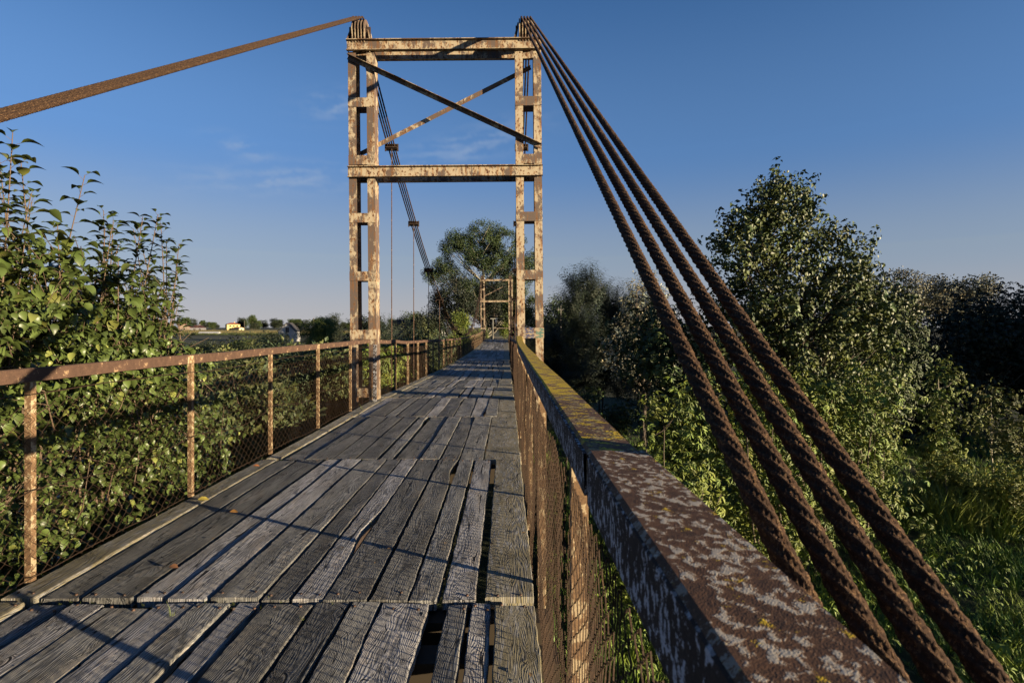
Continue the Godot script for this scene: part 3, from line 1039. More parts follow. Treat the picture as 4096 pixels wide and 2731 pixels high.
# lobes: [x, y, z, rx, ry, rz] measured from the tree's foot
func tree(called: String, label: String, category: String, group: String, at: Vector3, kind: String, lobes: Array, n: int, size: float, tint: Vector3, o := {}) -> Node3D:
	var t := thing(called, label, category, at, group)
	var where := []
	var tints := []
	var tips := []
	var vol := []
	var sum := 0.0
	for l in lobes:
		sum += pow(l[3] * l[4] * l[5], 0.75)
		vol.append(sum)
	var ns := FastNoiseLite.new()
	ns.seed = o.get("seed", R.randi() % 1000)
	ns.frequency = o.get("freq", 1.1)
	ns.fractal_octaves = 2
	var gap: float = o.get("gap", -0.12)
	var droop: float = o.get("up", 0.5)
	var shell: float = o.get("shell", 0.45)
	var tries := 0
	var top := 0.0
	while where.size() < n and tries < n * 6:
		tries += 1
		var pick := R.randf() * sum
		var li := 0
		while vol[li] < pick:
			li += 1
		var l: Array = lobes[li]
		var u := Vector3(R.randfn(), R.randfn(), R.randfn()).normalized()
		var r := pow(R.randf(), shell)
		var p := Vector3(l[0], l[1], l[2]) + u * Vector3(l[3], l[4], l[5]) * r
		if p.y < 0.05 or ns.get_noise_3d(p.x, p.y * 0.8, p.z) < gap:
			continue
		var dir := u * Vector3(1, 0.8, 1) + Vector3.UP * droop + Vector3(rnd(-1, 1), rnd(-1, 1), rnd(-1, 1)) * 0.5
		where.append(Transform3D(facing(dir, rnd(0, TAU), size * rnd(0.7, 1.25)), p))
		var k := rnd(0.55, 1.4)
		var w := rnd(0.85, 1.2)
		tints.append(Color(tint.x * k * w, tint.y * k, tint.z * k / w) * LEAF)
		top = maxf(top, p.y)
		if R.randf() < 0.06 or (r > 0.85 and R.randf() < 0.05):
			tips.append(p)
	var st := begin(true)
	var tr: float = o.get("trunk", 0.02) * top
	var lean := Vector3(rnd(-0.04, 0.04), 0, rnd(-0.04, 0.04)) * top
	var c0 := Vector3(lobes[0][0], 0, lobes[0][2])
	var stems: int = o.get("stems", 1)
	var trunk_pts := []
	for s in stems:
		var foot := Vector3(rnd(-1, 1), 0, rnd(-1, 1)) * (0.3 if stems > 1 else 0.0)
		var pts := []
		var rad := []
		for k in 9:
			var f := k / 8.0
			pts.append(foot.lerp(c0 * f + lean * f, minf(f * 1.4, 1.0)) + Vector3(sin(f * 5.0 + s) * 0.02, f * 0.93, cos(f * 4.0 + s * 2.0) * 0.02) * Vector3(top, top, top) + foot * f * 2.0 * float(stems > 1))
			rad.append(tr * (1.0 - 0.9 * f) + 0.004)
		pts[0].y = -0.3
		tube(st, pts, rad, 6)
		trunk_pts.append_array(pts)
	for p in tips:
		var best: Vector3 = trunk_pts[1]
		var score := 1e9
		for q in trunk_pts:
			var want := absf((p.y - q.y) - Vector2(p.x - q.x, p.z - q.z).length() * o.get("rise", 0.9))
			if want < score and q.y < p.y:
				score = want
				best = q
		var mid: Vector3 = best.lerp(p, 0.55) + Vector3(0, -0.06 * top * 0.3, 0) + Vector3(rnd(-1, 1), rnd(-1, 1), rnd(-1, 1)) * 0.02 * top
		var r0: float = maxf(tr * 0.32, 0.006)
		tube(st, [best, mid, p], [r0, r0 * 0.55, 0.004], 4)
	obj("trunk", st, o.get("bark", M.bark), t).position = Vector3.ZERO
	many("crown", M.clumps[kind], o.get("mat", M.soft), where, tints, t, "stuff")
	return t

func lobed(w: float, low: float, high: float, count: int, squash := 0.9) -> Array:
	# irregular crown between two heights
	var out := [[0.0, (low + high) * 0.5, 0.0, w * 0.36, (high - low) * 0.42, w * 0.36]]
	for i in count:
		var f := rnd(0.1, 0.95)
		var a := rnd(0, TAU)
		var r := w * 0.3 * sqrt(1.0 - pow(f * 2.0 - 1.0, 2.0) * 0.8)
		var s := w * rnd(0.15, 0.25)
		out.append([cos(a) * r, lerpf(low + s * 0.5, high - s * 0.6, f), sin(a) * r, s, s * squash, s])
	return out

func on_ground(x: float, d: float) -> Vector3:
	return P(x, ground(x, d) - 0.05, d)

func twin(src: Node3D, at: Vector3, turn: float, s: Vector3, label := "") -> Node3D:
	var c: Node3D = src.duplicate()
	c.name = numbered(String(src.name).get_slice("_0", 0))
	add_child(c)
	c.position = at
	c.rotation.y = turn
	c.scale = s
	if label != "":
		c.set_meta("label", label)
	return c

func near_bush() -> void:
	var o := thing("leafy_bush", "tall glossy broad-leaved bush with upright shoots pressing against the left fence", "bush", P(-3.3, -3.3, 4.2))
	# one leaf: arched along its midrib and folded
	var st := begin(true)
	var rows := []
	for k in 6:
		var t := k / 5.0
		var ang := t * 1.0
		var c := Vector3(0, -0.5 * t * t, t * (1.0 - 0.18 * t))
		var w: float = [0.03, 0.24, 0.31, 0.27, 0.15, 0.0][k]
		rows.append([c + Vector3(-w, w * 0.42, 0), c, c + Vector3(w, w * 0.42, 0)])
	for k in 5:
		for i in 2:
			quad(st, rows[k][i], rows[k + 1][i], rows[k + 1][i + 1], rows[k][i + 1])
	var lm := done(st)
	var all := []
	var wood := begin(true)
	var shoots := []
	for i in 92:
		var d := rnd(2.3, 5.65)
		# the outline falls towards the tower
		var cap := lerpf(2.5, 1.8, clampf((d - 2.9) / 2.9, 0, 1)) + rnd(-0.7, 0.05)
		if d < 2.9:
			cap = rnd(1.7, 2.4)
		shoots.append([rnd(-3.75, -2.95), d, cap])
	for q in [[-3.1, 3.55, 2.55], [-3.22, 3.75, 2.42], [-3.02, 4.05, 2.42], [-3.2, 4.6, 2.2], [-3.12, 4.85, 2.28], [-3.15, 5.15, 2.28], [-3.05, 4.95, 2.32], [-3.3, 5.0, 2.2], [-3.25, 5.4, 2.15], [-3.4, 5.2, 2.25], [-3.0, 4.3, 2.1], [-3.35, 4.7, 2.3], [-3.1, 5.65, 1.9], [-3.1, 5.35, 2.12], [-3.1, 5.5, 1.95], [-3.02, 5.75, 1.62], [-2.95, 5.35, 1.3], [-3.3, 3.3, 2.55]]:
		shoots.append(q)
	for q in shoots:
		if q[0] / q[1] > -0.575:
			continue
		var foot := Vector3(q[0] * 0.5 - 1.7 + rnd(-0.3, 0.3), -0.9, -lerpf(q[1], 4.2, 0.25) + rnd(-0.4, 0.4))
		var tip := P(q[0], q[2], q[1])
		var bow := Vector3(rnd(-0.2, 0.2), 0, rnd(-0.2, 0.2))
		var pts := []
		var rad := []
		for k in 9:
			var t := k / 8.0
			pts.append(foot.lerp(tip, t) + bow * sin(t * PI))
			rad.append(0.011 * (1.0 - t) + 0.0028)
		tube(wood, pts, rad, 5)
		var length := foot.distance_to(tip)
		var s := 0.35
		var a := rnd(0, TAU)
		while s < length:
			var t := s / length
			var p := foot.lerp(tip, t) + bow * sin(t * PI)
			a += 2.4 + rnd(-0.3, 0.3)
			var out := Vector3(cos(a), 0, sin(a))
			var close: float = ss(0.86, 1.0, t)
			var dir := (out * (0.95 - 0.12 * close) + Vector3.UP * (0.42 + 0.3 * close) + Vector3(rnd(-1, 1), rnd(-1, 1), rnd(-1, 1)) * 0.22).normalized()
			var side := Vector3.UP.cross(dir).normalized()
			var nrm := dir.cross(side).normalized()
			var l := rnd(0.075, 0.145) * (1.0 - 0.12 * close) * (0.85 + 0.15 * t)
			var lp := p + dir * rnd(0.025, 0.05)
			all.append([Transform3D(Basis(side * l, nrm * l, dir * l), lp), rnd(0.6, 1.1)])
			tube(wood, [p, lp], [0.0018, 0.0012], 3)
			s += rnd(0.03, 0.055) * (1.0 - 0.35 * close)
	# the tangle below the shoots' tops
	for i in 6500:
		var d := rnd(2.6, 5.8)
		var cap := lerpf(2.2, 1.75, clampf((d - 2.9) / 2.4, 0, 1)) - 1.2 * ss(5.1, 5.8, d)
		var y := lerpf(0.9, cap, pow(R.randf(), 0.8)) - rnd(0.0, 0.25)
		var p := P(rnd(-4.0, -2.85), y, d)
		if p.x / d > -0.56 or noise.get_noise_3d(p.x * 3.0, p.y * 3.5, p.z * 3.5) < -0.12:
			continue
		var a := rnd(0, TAU)
		var dir := Vector3(cos(a), rnd(-0.7, 0.6), sin(a)).normalized()
		var side := (Vector3.UP + Vector3(rnd(-1, 1), 0, rnd(-1, 1)) * 0.5).cross(dir).normalized()
		var l := rnd(0.055, 0.13)
		all.append([Transform3D(Basis(side * l * rnd(0.8, 1.15), dir.cross(side) * l, dir * l), p), rnd(0.5, 1.15)])
		if i % 5 == 0:
			tube(wood, [p, p - dir * 0.05, p - dir * 0.12 + Vector3(0, -0.12, 0)], [0.0012, 0.002, 0.003], 3)
	# the dense face against the mesh
	for i in 24000:
		var d := rnd(1.6, 5.25 + rnd(-0.1, 0.25))
		var hi := minf(1.5, lerpf(1.7, 0.9, clampf((d - 3.0) / 2.7, 0, 1)))
		var y := rnd(-0.9, hi)
		var x := -2.53 - absf(R.randfn()) * 0.42 - 0.12 * ss(0.9, 1.4, y)
		if d > 5.0 and y > 1.0 - (d - 5.0):
			continue
		if noise.get_noise_3d(x * 4.0, y * 6.5, d * 6.5) < 0.0:
			continue
		var dir := Vector3(rnd(-0.3, 0.9), rnd(-0.9, 0.5), rnd(-1, 1)).normalized()
		var side := (Vector3.UP + Vector3(rnd(-1, 1), 0, rnd(-1, 1)) * 0.6).cross(dir).normalized()
		var l := rnd(0.035, 0.078)
		all.append([Transform3D(Basis(side * l, dir.cross(side) * l, dir * l), P(x, y, d)), rnd(0.5, 1.2) * (2.0 if R.randf() < 0.06 else 1.0)])
	for i in 70:
		var a := P(rnd(-2.62, -3.0), rnd(-0.6, 0.9), rnd(1.2, 5.6))
		tube(wood, [a, a + Vector3(rnd(-0.1, 0.1), rnd(0.1, 0.3), rnd(-0.25, 0.25)), a + Vector3(rnd(-0.1, 0.1), rnd(0.2, 0.5), rnd(-0.4, 0.4))], [0.005, 0.004, 0.002], 4)
	obj("branches", wood, M.stem, o)
	# the leaves that show largest are parts, the rest one mass
	var scored := []
	for q in all:
		var p: Vector3 = q[0].origin
		var d := -p.z
		var seen := d > 2.3 and absf(p.x) / d < 0.89
		scored.append([q[0].basis.x.length() / p.distance_to(Vector3(0, 1.33, 0)) * (1.0 if seen and (p.y > 1.15 or p.x > -2.62) else 0.1), q])
	scored.sort_custom(func(a, b): return a[0] > b[0])
	var mats := []
	for c in [Vector3(0.10, 0.125, 0.03), Vector3(0.075, 0.11, 0.027), Vector3(0.14, 0.15, 0.036), Vector3(0.26, 0.23, 0.05)]:
		mats.append(leafy(c * LEAF, 0.4, 0.13, false))
	var where := []
	var tints := []
	for i in scored.size():
		var q: Array = scored[i][1]
		var tf: Transform3D = q[0]
		tf.origin -= o.position
		if i < 290:
			var lo := MeshInstance3D.new()
			lo.mesh = lm
			lo.material_override = mats[3 if q[1] > 1.25 else R.randi() % 3]
			lo.name = "leaf"
			o.add_child(lo, true)
			lo.transform = tf
		else:
			where.append(tf)
			var k: float = q[1]
			var yel: float = 1.0 if k > 1.25 else 0.0
			tints.append(LEAF * Color(0.1 * k * (1.0 + 0.25 * yel), 0.14 * k, 0.036 * k))
	many("foliage", lm, leafy(Vector3.ONE, 0.4, 0.13), where, tints, o, "stuff")

func plants() -> void:
	M.clumps = {}
	for k in ["poplar", "maple", "willow", "silver", "broad"]:
		M.clumps[k] = clump(k)
	var green := Vector3(0.05, 0.078, 0.018)
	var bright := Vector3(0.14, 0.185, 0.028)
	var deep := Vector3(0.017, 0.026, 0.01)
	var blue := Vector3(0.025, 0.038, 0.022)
	near_bush()
	# --- right side
	var at := on_ground(7.1, 14.0)
	var big := []
	for l in [[6.85, 3.7, 0.95, 1.4], [6.75, 4.75, 0.38, 0.75], [7.35, 4.35, 0.38, 0.65], [5.8, 3.0, 0.7, 0.95], [8.0, 2.95, 0.65, 1.0], [8.45, 2.9, 0.25, 0.8], [5.35, 3.5, 0.25, 0.7], [7.1, 1.7, 1.7, 1.4], [8.75, 1.75, 0.9, 1.1], [7.2, -0.6, 1.75, 1.4], [8.7, -0.4, 0.95, 1.1], [5.7, 1.2, 0.9, 1.2], [6.2, 3.95, 0.4, 0.7]]:
		big.append([l[0] - at.x, l[1] - at.y, rnd(-0.5, 0.5), l[2], l[3], l[2] * 0.9])
	tree("poplar_tree", "tall bushy poplar tree rising behind the four cables on the right", "tree", "", at, "poplar", big, 2250, 0.88, Vector3(0.075, 0.1, 0.026), {"seed": 3, "gap": -0.09, "up": 0.45, "freq": 1.5, "trunk": 0.012, "mat": M.leaf})
	at = on_ground(4.5, 15.5)
	tree("maple_tree", "dark compound-leaved tree seen between the cables left of the tall poplar", "tree", "", at, "maple", lobed(3.4, 1.0, 6.0, 9), 620, 1.0, green, {"up": 0.6, "gap": -0.3})
	at = on_ground(10.4, 16.0)
	tree("maple_tree", "dark compound-leaved tree right of the tall poplar with pointed shoots", "tree", "", at, "maple", lobed(2.4, 1.5, 6.3, 8, 1.3), 420, 1.0, green, {"up": 0.9, "gap": -0.3})
	var dark_words := ["left", "middle", "right"]
	for k in 3:
		at = on_ground(16.6 + k * 3.1, 23.0 + k)
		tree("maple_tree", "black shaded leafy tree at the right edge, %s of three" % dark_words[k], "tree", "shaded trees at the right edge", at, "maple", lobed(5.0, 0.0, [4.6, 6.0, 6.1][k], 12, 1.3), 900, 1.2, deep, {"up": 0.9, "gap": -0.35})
	# trees out of frame on that bank, which throw the shade seen on the mass and the willows
	for k in 4:
		at = on_ground([28.0, 31.5, 34.5, 26.5][k], [19.5, 16.5, 14.0, 23.5][k])
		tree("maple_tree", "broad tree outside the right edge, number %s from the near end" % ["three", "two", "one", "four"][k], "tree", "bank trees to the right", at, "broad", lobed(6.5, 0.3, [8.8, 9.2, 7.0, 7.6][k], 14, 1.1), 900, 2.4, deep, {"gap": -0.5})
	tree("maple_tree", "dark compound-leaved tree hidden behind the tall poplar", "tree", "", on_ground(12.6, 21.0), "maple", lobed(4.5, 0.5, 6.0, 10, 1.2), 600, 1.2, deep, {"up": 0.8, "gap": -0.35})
	# willows and pale shrub beside the main span
	var wl := [[2.2, 29.0, 4.5, 2.6], [3.6, 27.5, 7.3, 2.3], [5.0, 29.5, 6.5, 2.8], [6.4, 28.0, 6.2, 2.8]]
	var ww := ["nearest the tower column", "tallest, with feathery top shoots", "third from the tower", "beside the silvery shrub"]
	for k in 4:
		at = on_ground(wl[k][0], wl[k][1])
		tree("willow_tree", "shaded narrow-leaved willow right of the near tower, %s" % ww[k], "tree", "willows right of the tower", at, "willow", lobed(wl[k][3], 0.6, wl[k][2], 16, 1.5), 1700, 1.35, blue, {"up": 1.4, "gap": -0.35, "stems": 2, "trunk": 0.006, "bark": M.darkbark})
	at = on_ground(5.2, 22.0)
	tree("silver_shrub", "tall shrub with pale silvery leaves between the willows and the first cable", "shrub", "", at, "silver", [[0.1, 5.0, 0, 0.75, 1.5, 0.7], [-0.5, 3.6, 0.2, 0.8, 1.2, 0.8], [0.5, 3.2, 0, 0.9, 1.4, 0.8], [0.75, 5.6, 0, 0.3, 1.0, 0.3], [0.2, 6.1, 0, 0.25, 0.8, 0.25]], 800, 1.0, Vector3(0.4, 0.4, 0.28), {"up": 1.0, "gap": -0.3, "mat": M.leaf})
	# young box elders rising from the shade below the right fence
	var sap := [[1.85, 18.0, 2.9, "nearest the tower column"], [2.7, 18.5, 2.6, "second from the tower column"], [3.5, 17.5, 2.3, "third from the tower column"]]
	for s in sap:
		tree("sapling", "dim green sapling in the shade below the willows, %s" % s[3], "sapling", "saplings below the willows", on_ground(s[0], s[1]), "maple", lobed(0.9, 0.4, s[2], 7, 1.6), 120, 0.8, green, {"up": 1.1, "trunk": 0.01})
	# sunlit undergrowth between and right of the cables
	var ug := [[2.9, 9.6, 3.5, 1.4, "left of the first cable's foot"], [3.5, 10.8, 3.7, 1.5, "between the first and second cable"], [4.6, 10.0, 3.9, 1.7, "between the second and third cable"], [5.7, 10.8, 3.9, 1.8, "between the third and fourth cable"], [6.9, 11.2, 4.1, 2.0, "just right of the fourth cable"], [7.5, 12.4, 3.4, 1.4, "at the foot of the tall poplar's right side"]]
	for s in ug:
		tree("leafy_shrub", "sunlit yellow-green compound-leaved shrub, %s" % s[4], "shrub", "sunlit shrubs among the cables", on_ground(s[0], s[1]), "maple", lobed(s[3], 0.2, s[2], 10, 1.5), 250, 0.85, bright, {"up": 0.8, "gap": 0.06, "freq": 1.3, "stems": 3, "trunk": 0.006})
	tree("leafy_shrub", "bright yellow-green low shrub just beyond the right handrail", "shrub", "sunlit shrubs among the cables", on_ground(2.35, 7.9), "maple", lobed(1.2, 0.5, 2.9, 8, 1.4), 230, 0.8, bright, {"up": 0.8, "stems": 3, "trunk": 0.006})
	tree("sapling", "slender sunlit sapling with bare lower stem before the black trees, left one", "sapling", "pale-stemmed saplings at the right", on_ground(13.75, 17.7), "maple", [[0.0, 2.9, 0, 0.28, 0.75, 0.28], [0.15, 1.9, 0, 0.75, 0.5, 0.6], [-0.4, 1.7, 0, 0.45, 0.4, 0.4]], 120, 0.8, bright, {"up": 0.7, "bark": M.palebark, "trunk": 0.012})
	tree("sapling", "sunlit forked sapling with pale stem at the right edge of the grass", "sapling", "pale-stemmed saplings at the right", on_ground(13.9, 15.8), "maple", [[0.1, 2.3, 0, 0.3, 0.8, 0.3], [-0.45, 2.3, 0, 0.22, 0.7, 0.22], [0.1, 1.5, 0, 0.7, 0.5, 0.6]], 120, 0.8, Vector3(0.12, 0.14, 0.03), {"up": 0.6, "bark": M.palebark, "stems": 2, "trunk": 0.01})
	tree("leafy_shrub", "low sunlit shrub in the reeds at the foot of the left sapling", "shrub", "", on_ground(11.9, 15.6), "maple", lobed(1.0, 0.2, 1.7, 6, 1.2), 90, 0.85, bright, {"up": 0.7, "stems": 2, "trunk": 0.01})
	for s in [[10.4, 13.4, 1.5, "left one of three in the reeds"], [11.3, 12.6, 1.2, "front one of three in the reeds"], [12.6, 13.8, 1.3, "right one of three in the reeds"]]:
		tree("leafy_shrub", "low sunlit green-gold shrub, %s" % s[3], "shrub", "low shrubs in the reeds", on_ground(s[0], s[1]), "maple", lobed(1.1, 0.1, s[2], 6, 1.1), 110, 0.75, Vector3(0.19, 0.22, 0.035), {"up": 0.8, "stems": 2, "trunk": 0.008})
	# silvery trees far off above the black mass
	var ps := ["left", "middle", "right"]
	for k in 3:
		tree("willow_tree", "distant pale silvery tree above the black mass, %s of three" % ps[k], "tree", "distant silvery trees", on_ground([49.5, 54.0, 57.5][k], 70.0), "broad", lobed(5.5, 3.0, [12.0, 11.0, 11.4][k], 10, 1.3), 420, 2.6, Vector3(0.2, 0.2, 0.13), {"up": 1.0})
	# --- ahead
	at = on_ground(-3.6, 86.0)
	var fan := [[0.4, 17.2, 0, 3.2, 2.4, 3.0], [-3.6, 15.5, 0, 2.6, 2.6, 2.6], [3.6, 15.6, 0, 2.6, 2.4, 2.4], [-5.4, 11.6, 0, 2.2, 1.8, 2.2], [-7.0, 10.4, 0.4, 1.6, 0.9, 1.5], [0.5, 12.8, 0, 4.2, 2.6, 3.4], [5.2, 11.5, 0, 2.8, 2.4, 2.6], [-1.8, 8.0, 0, 3.4, 2.0, 2.8], [3.6, 8.2, 0, 3.2, 2.2, 2.8], [6.6, 13.8, 0, 1.5, 1.6, 1.5], [1.0, 5.2, 0, 4.4, 2.6, 3.4]]
	for l in fan:
		l[1] = l[1] * 0.86 + 0.4
		l[0] *= 1.08
	tree("poplar_tree", "broad old poplar with pale spreading limbs behind the far tower", "tree", "", at, "broad", fan, 4000, 1.9, Vector3(0.042, 0.07, 0.018), {"seed": 12, "gap": -0.1, "freq": 0.33, "bark": M.palebark, "trunk": 0.016, "rise": 1.0, "up": 0.6})
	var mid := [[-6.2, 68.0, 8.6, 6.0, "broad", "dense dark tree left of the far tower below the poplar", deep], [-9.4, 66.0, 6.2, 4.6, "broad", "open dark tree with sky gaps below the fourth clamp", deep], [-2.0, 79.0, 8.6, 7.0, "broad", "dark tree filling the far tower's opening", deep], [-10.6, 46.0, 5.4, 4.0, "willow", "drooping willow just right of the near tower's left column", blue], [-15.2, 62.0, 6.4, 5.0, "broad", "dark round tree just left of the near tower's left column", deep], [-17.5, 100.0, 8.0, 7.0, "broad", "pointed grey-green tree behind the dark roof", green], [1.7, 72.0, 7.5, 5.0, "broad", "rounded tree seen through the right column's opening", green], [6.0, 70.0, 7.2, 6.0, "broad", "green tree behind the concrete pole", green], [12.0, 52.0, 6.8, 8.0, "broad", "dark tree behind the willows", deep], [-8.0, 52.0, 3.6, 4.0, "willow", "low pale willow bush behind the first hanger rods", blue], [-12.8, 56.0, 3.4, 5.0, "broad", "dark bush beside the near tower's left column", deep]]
	for m in mid:
		tree("willow_tree" if m[4] == "willow" else "leafy_tree", m[5], "tree", "trees behind the bridge", on_ground(m[0], m[1]), m[4], lobed(m[3], 0.3, m[2], 11), 620, 1.9 if m[4] == "broad" else 1.7, m[6], {"gap": -0.25, "freq": 0.5})
	tree("leafy_shrub", "bright lit shrub by the left foot of the far tower", "shrub", "", on_ground(-4.9, 58.0), "broad", lobed(3.0, 1.0, 6.3, 9, 1.2), 260, 1.5, bright, {"up": 0.9, "freq": 0.6, "gap": -0.05})
	tree("leafy_shrub", "lit yellow-green shrub on the path beyond the far tower", "shrub", "", on_ground(-0.3, 77.0), "broad", lobed(2.6, 0.0, 3.4, 8), 260, 1.4, bright, {"freq": 0.6})
	# --- shrubs behind the left fence
	var ls := [[-4.3, 8.4, 4.0, 2.2, "broad", "below the second rail length"], [-5.4, 10.5, 4.0, 2.6, "willow", "behind the third post"], [-4.2, 12.0, 4.0, 2.0, "broad", "just before the near tower"], [-3.5, 13.6, 3.7, 1.1, "maple", "behind the fence right after the near tower"], [-3.5, 15.2, 3.6, 1.0, "maple", "behind the second hanger rod"], [-3.6, 17.6, 3.4, 1.3, "maple", "behind the third hanger rod"], [-3.6, 21.0, 4.2, 2.4, "broad", "against the dark bend of the far fence"], [-3.9, 25.0, 4.2, 2.8, "willow", "beside the dark bend of the far fence"], [-7.5, 14.0, 3.7, 3.0, "willow", "left of the near tower's foot"], [-8.0, 18.5, 3.6, 3.4, "willow", "behind the near tower's foot"], [-5.0, 13.0, 4.0, 2.4, "broad", "under the rail near the near tower"], [-6.2, 12.2, 3.8, 2.6, "willow", "behind the fourth post"], [-6.6, 16.5, 3.7, 2.8, "broad", "seen through the left column's mesh"], [-5.6, 9.0, 3.6, 2.2, "willow", "behind the second post"]]
	for s in ls:
		tree("leafy_shrub", "%s shrub outside the left fence, %s" % [{"broad": "round-leaved green", "willow": "narrow-leaved grey-green", "maple": "drooping bright green"}[s[4]], s[5]], "shrub", "shrubs outside the left fence", on_ground(s[0], s[1]), s[4], lobed(s[3] * 1.25, 0.2, s[2] + 0.25, 11, 1.1), 760, 1.05, {"broad": Vector3(0.07, 0.09, 0.03), "willow": Vector3(0.10, 0.125, 0.055), "maple": bright}[s[4]], {"up": 0.7, "stems": 3, "trunk": 0.007, "gap": -0.2})
	tree("fruit_tree", "round bush dotted with yellow fruit on the meadow beyond the left rail", "tree", "", on_ground(-10.3, 22.0), "broad", lobed(4.4, 0.4, 4.5, 12), 900, 1.0, Vector3(0.13, 0.145, 0.045), {"gap": -0.2})
	# --- meadow and far left
	tree("walnut_tree", "round sunlit tree right of the white gabled house", "tree", "", on_ground(-33.5, 100.0), "broad", lobed(8.0, 0.4, 6.3, 12), 900, 2.0, Vector3(0.11, 0.15, 0.03), {"freq": 0.5})
	tree("leafy_tree", "dark tree behind the round sunlit tree, right of the white gabled house", "tree", "", on_ground(-55.0, 179.0), "broad", lobed(10.0, 0.0, 9.0, 10), 500, 3.0, deep, {"freq": 0.3})
	var mb := [[-33.0, 62.0, 3.6, 6.0, "dark hedge bush at the edge of the near meadow"], [-26.0, 56.0, 3.3, 5.0, "dark bush beyond the near bush's right shoots"], [-48.0, 150.0, 5.0, 12.0, "black bush left of the white gabled house"], [-58.0, 140.0, 3.6, 12.0, "long dark hedge before the white gabled house"], [-20.0, 75.0, 4.0, 6.0, "grey bush below the round sunlit tree"], [-16.0, 44.0, 3.4, 5.0, "grey-green bush beside the fruit bush"], [-22.0, 40.0, 3.0, 5.0, "low green bush left of the fruit bush"]]
	for m in mb:
		tree("leafy_bush", m[4], "bush", "bushes on the meadow", on_ground(m[0], m[1]), "broad", lobed(m[3], 0.0, m[2], 9, 0.7), 380, 1.7, green if m[1] < 60 else deep, {"freq": 0.5})
	# treeline on the horizon: two trees, then copies
	var far_a := tree("far_tree", "dark tree in the distant treeline on the left", "tree", "distant treeline", on_ground(-300, 640), "broad", lobed(13.0, 0.0, 13.0, 10), 360, 5.5, deep, {"freq": 0.15})
	var far_b := tree("far_tree", "dark tree in the distant treeline on the left", "tree", "distant treeline", on_ground(-270, 600), "broad", lobed(10.0, 0.0, 15.0, 10, 1.2), 360, 5.5, green, {"freq": 0.15})
	for k in 64:
		var d := rnd(560, 900)
		var u := -0.62 + 0.44 * (k / 63.0) + rnd(-0.01, 0.01)
		if u > -0.51 and u < -0.472:
			continue
		var s := rnd(0.45, 0.95) * (1.25 if u > -0.42 and u < -0.34 else 1.0)
		twin(far_a if k % 2 == 0 else far_b, on_ground(u * d, d), rnd(0, TAU), Vector3(s * 1.5, s, s * 1.2))
	for k in 9:
		var d := rnd(290, 300)
		var u := -0.6 + 0.42 * (k / 8.0) + rnd(-0.02, 0.02)
		var s := rnd(0.12, 0.22)
		if u > -0.52 and u < -0.46:
			continue
		twin(far_a if k % 2 == 1 else far_b, on_ground(u * d, d), rnd(0, TAU), Vector3(s * 1.7, s * 0.8, s), "small dark tree of the hedgerow between the far fields")
	for k in 30:
		var d := rnd(420, 800)
		var u := -0.16 + 1.2 * (k / 29.0)
		twin(far_a if k % 2 == 1 else far_b, on_ground(u * d, d), rnd(0, TAU), Vector3.ONE * rnd(0.7, 1.1), "dark tree of the distant wood ahead and right, mostly hidden")

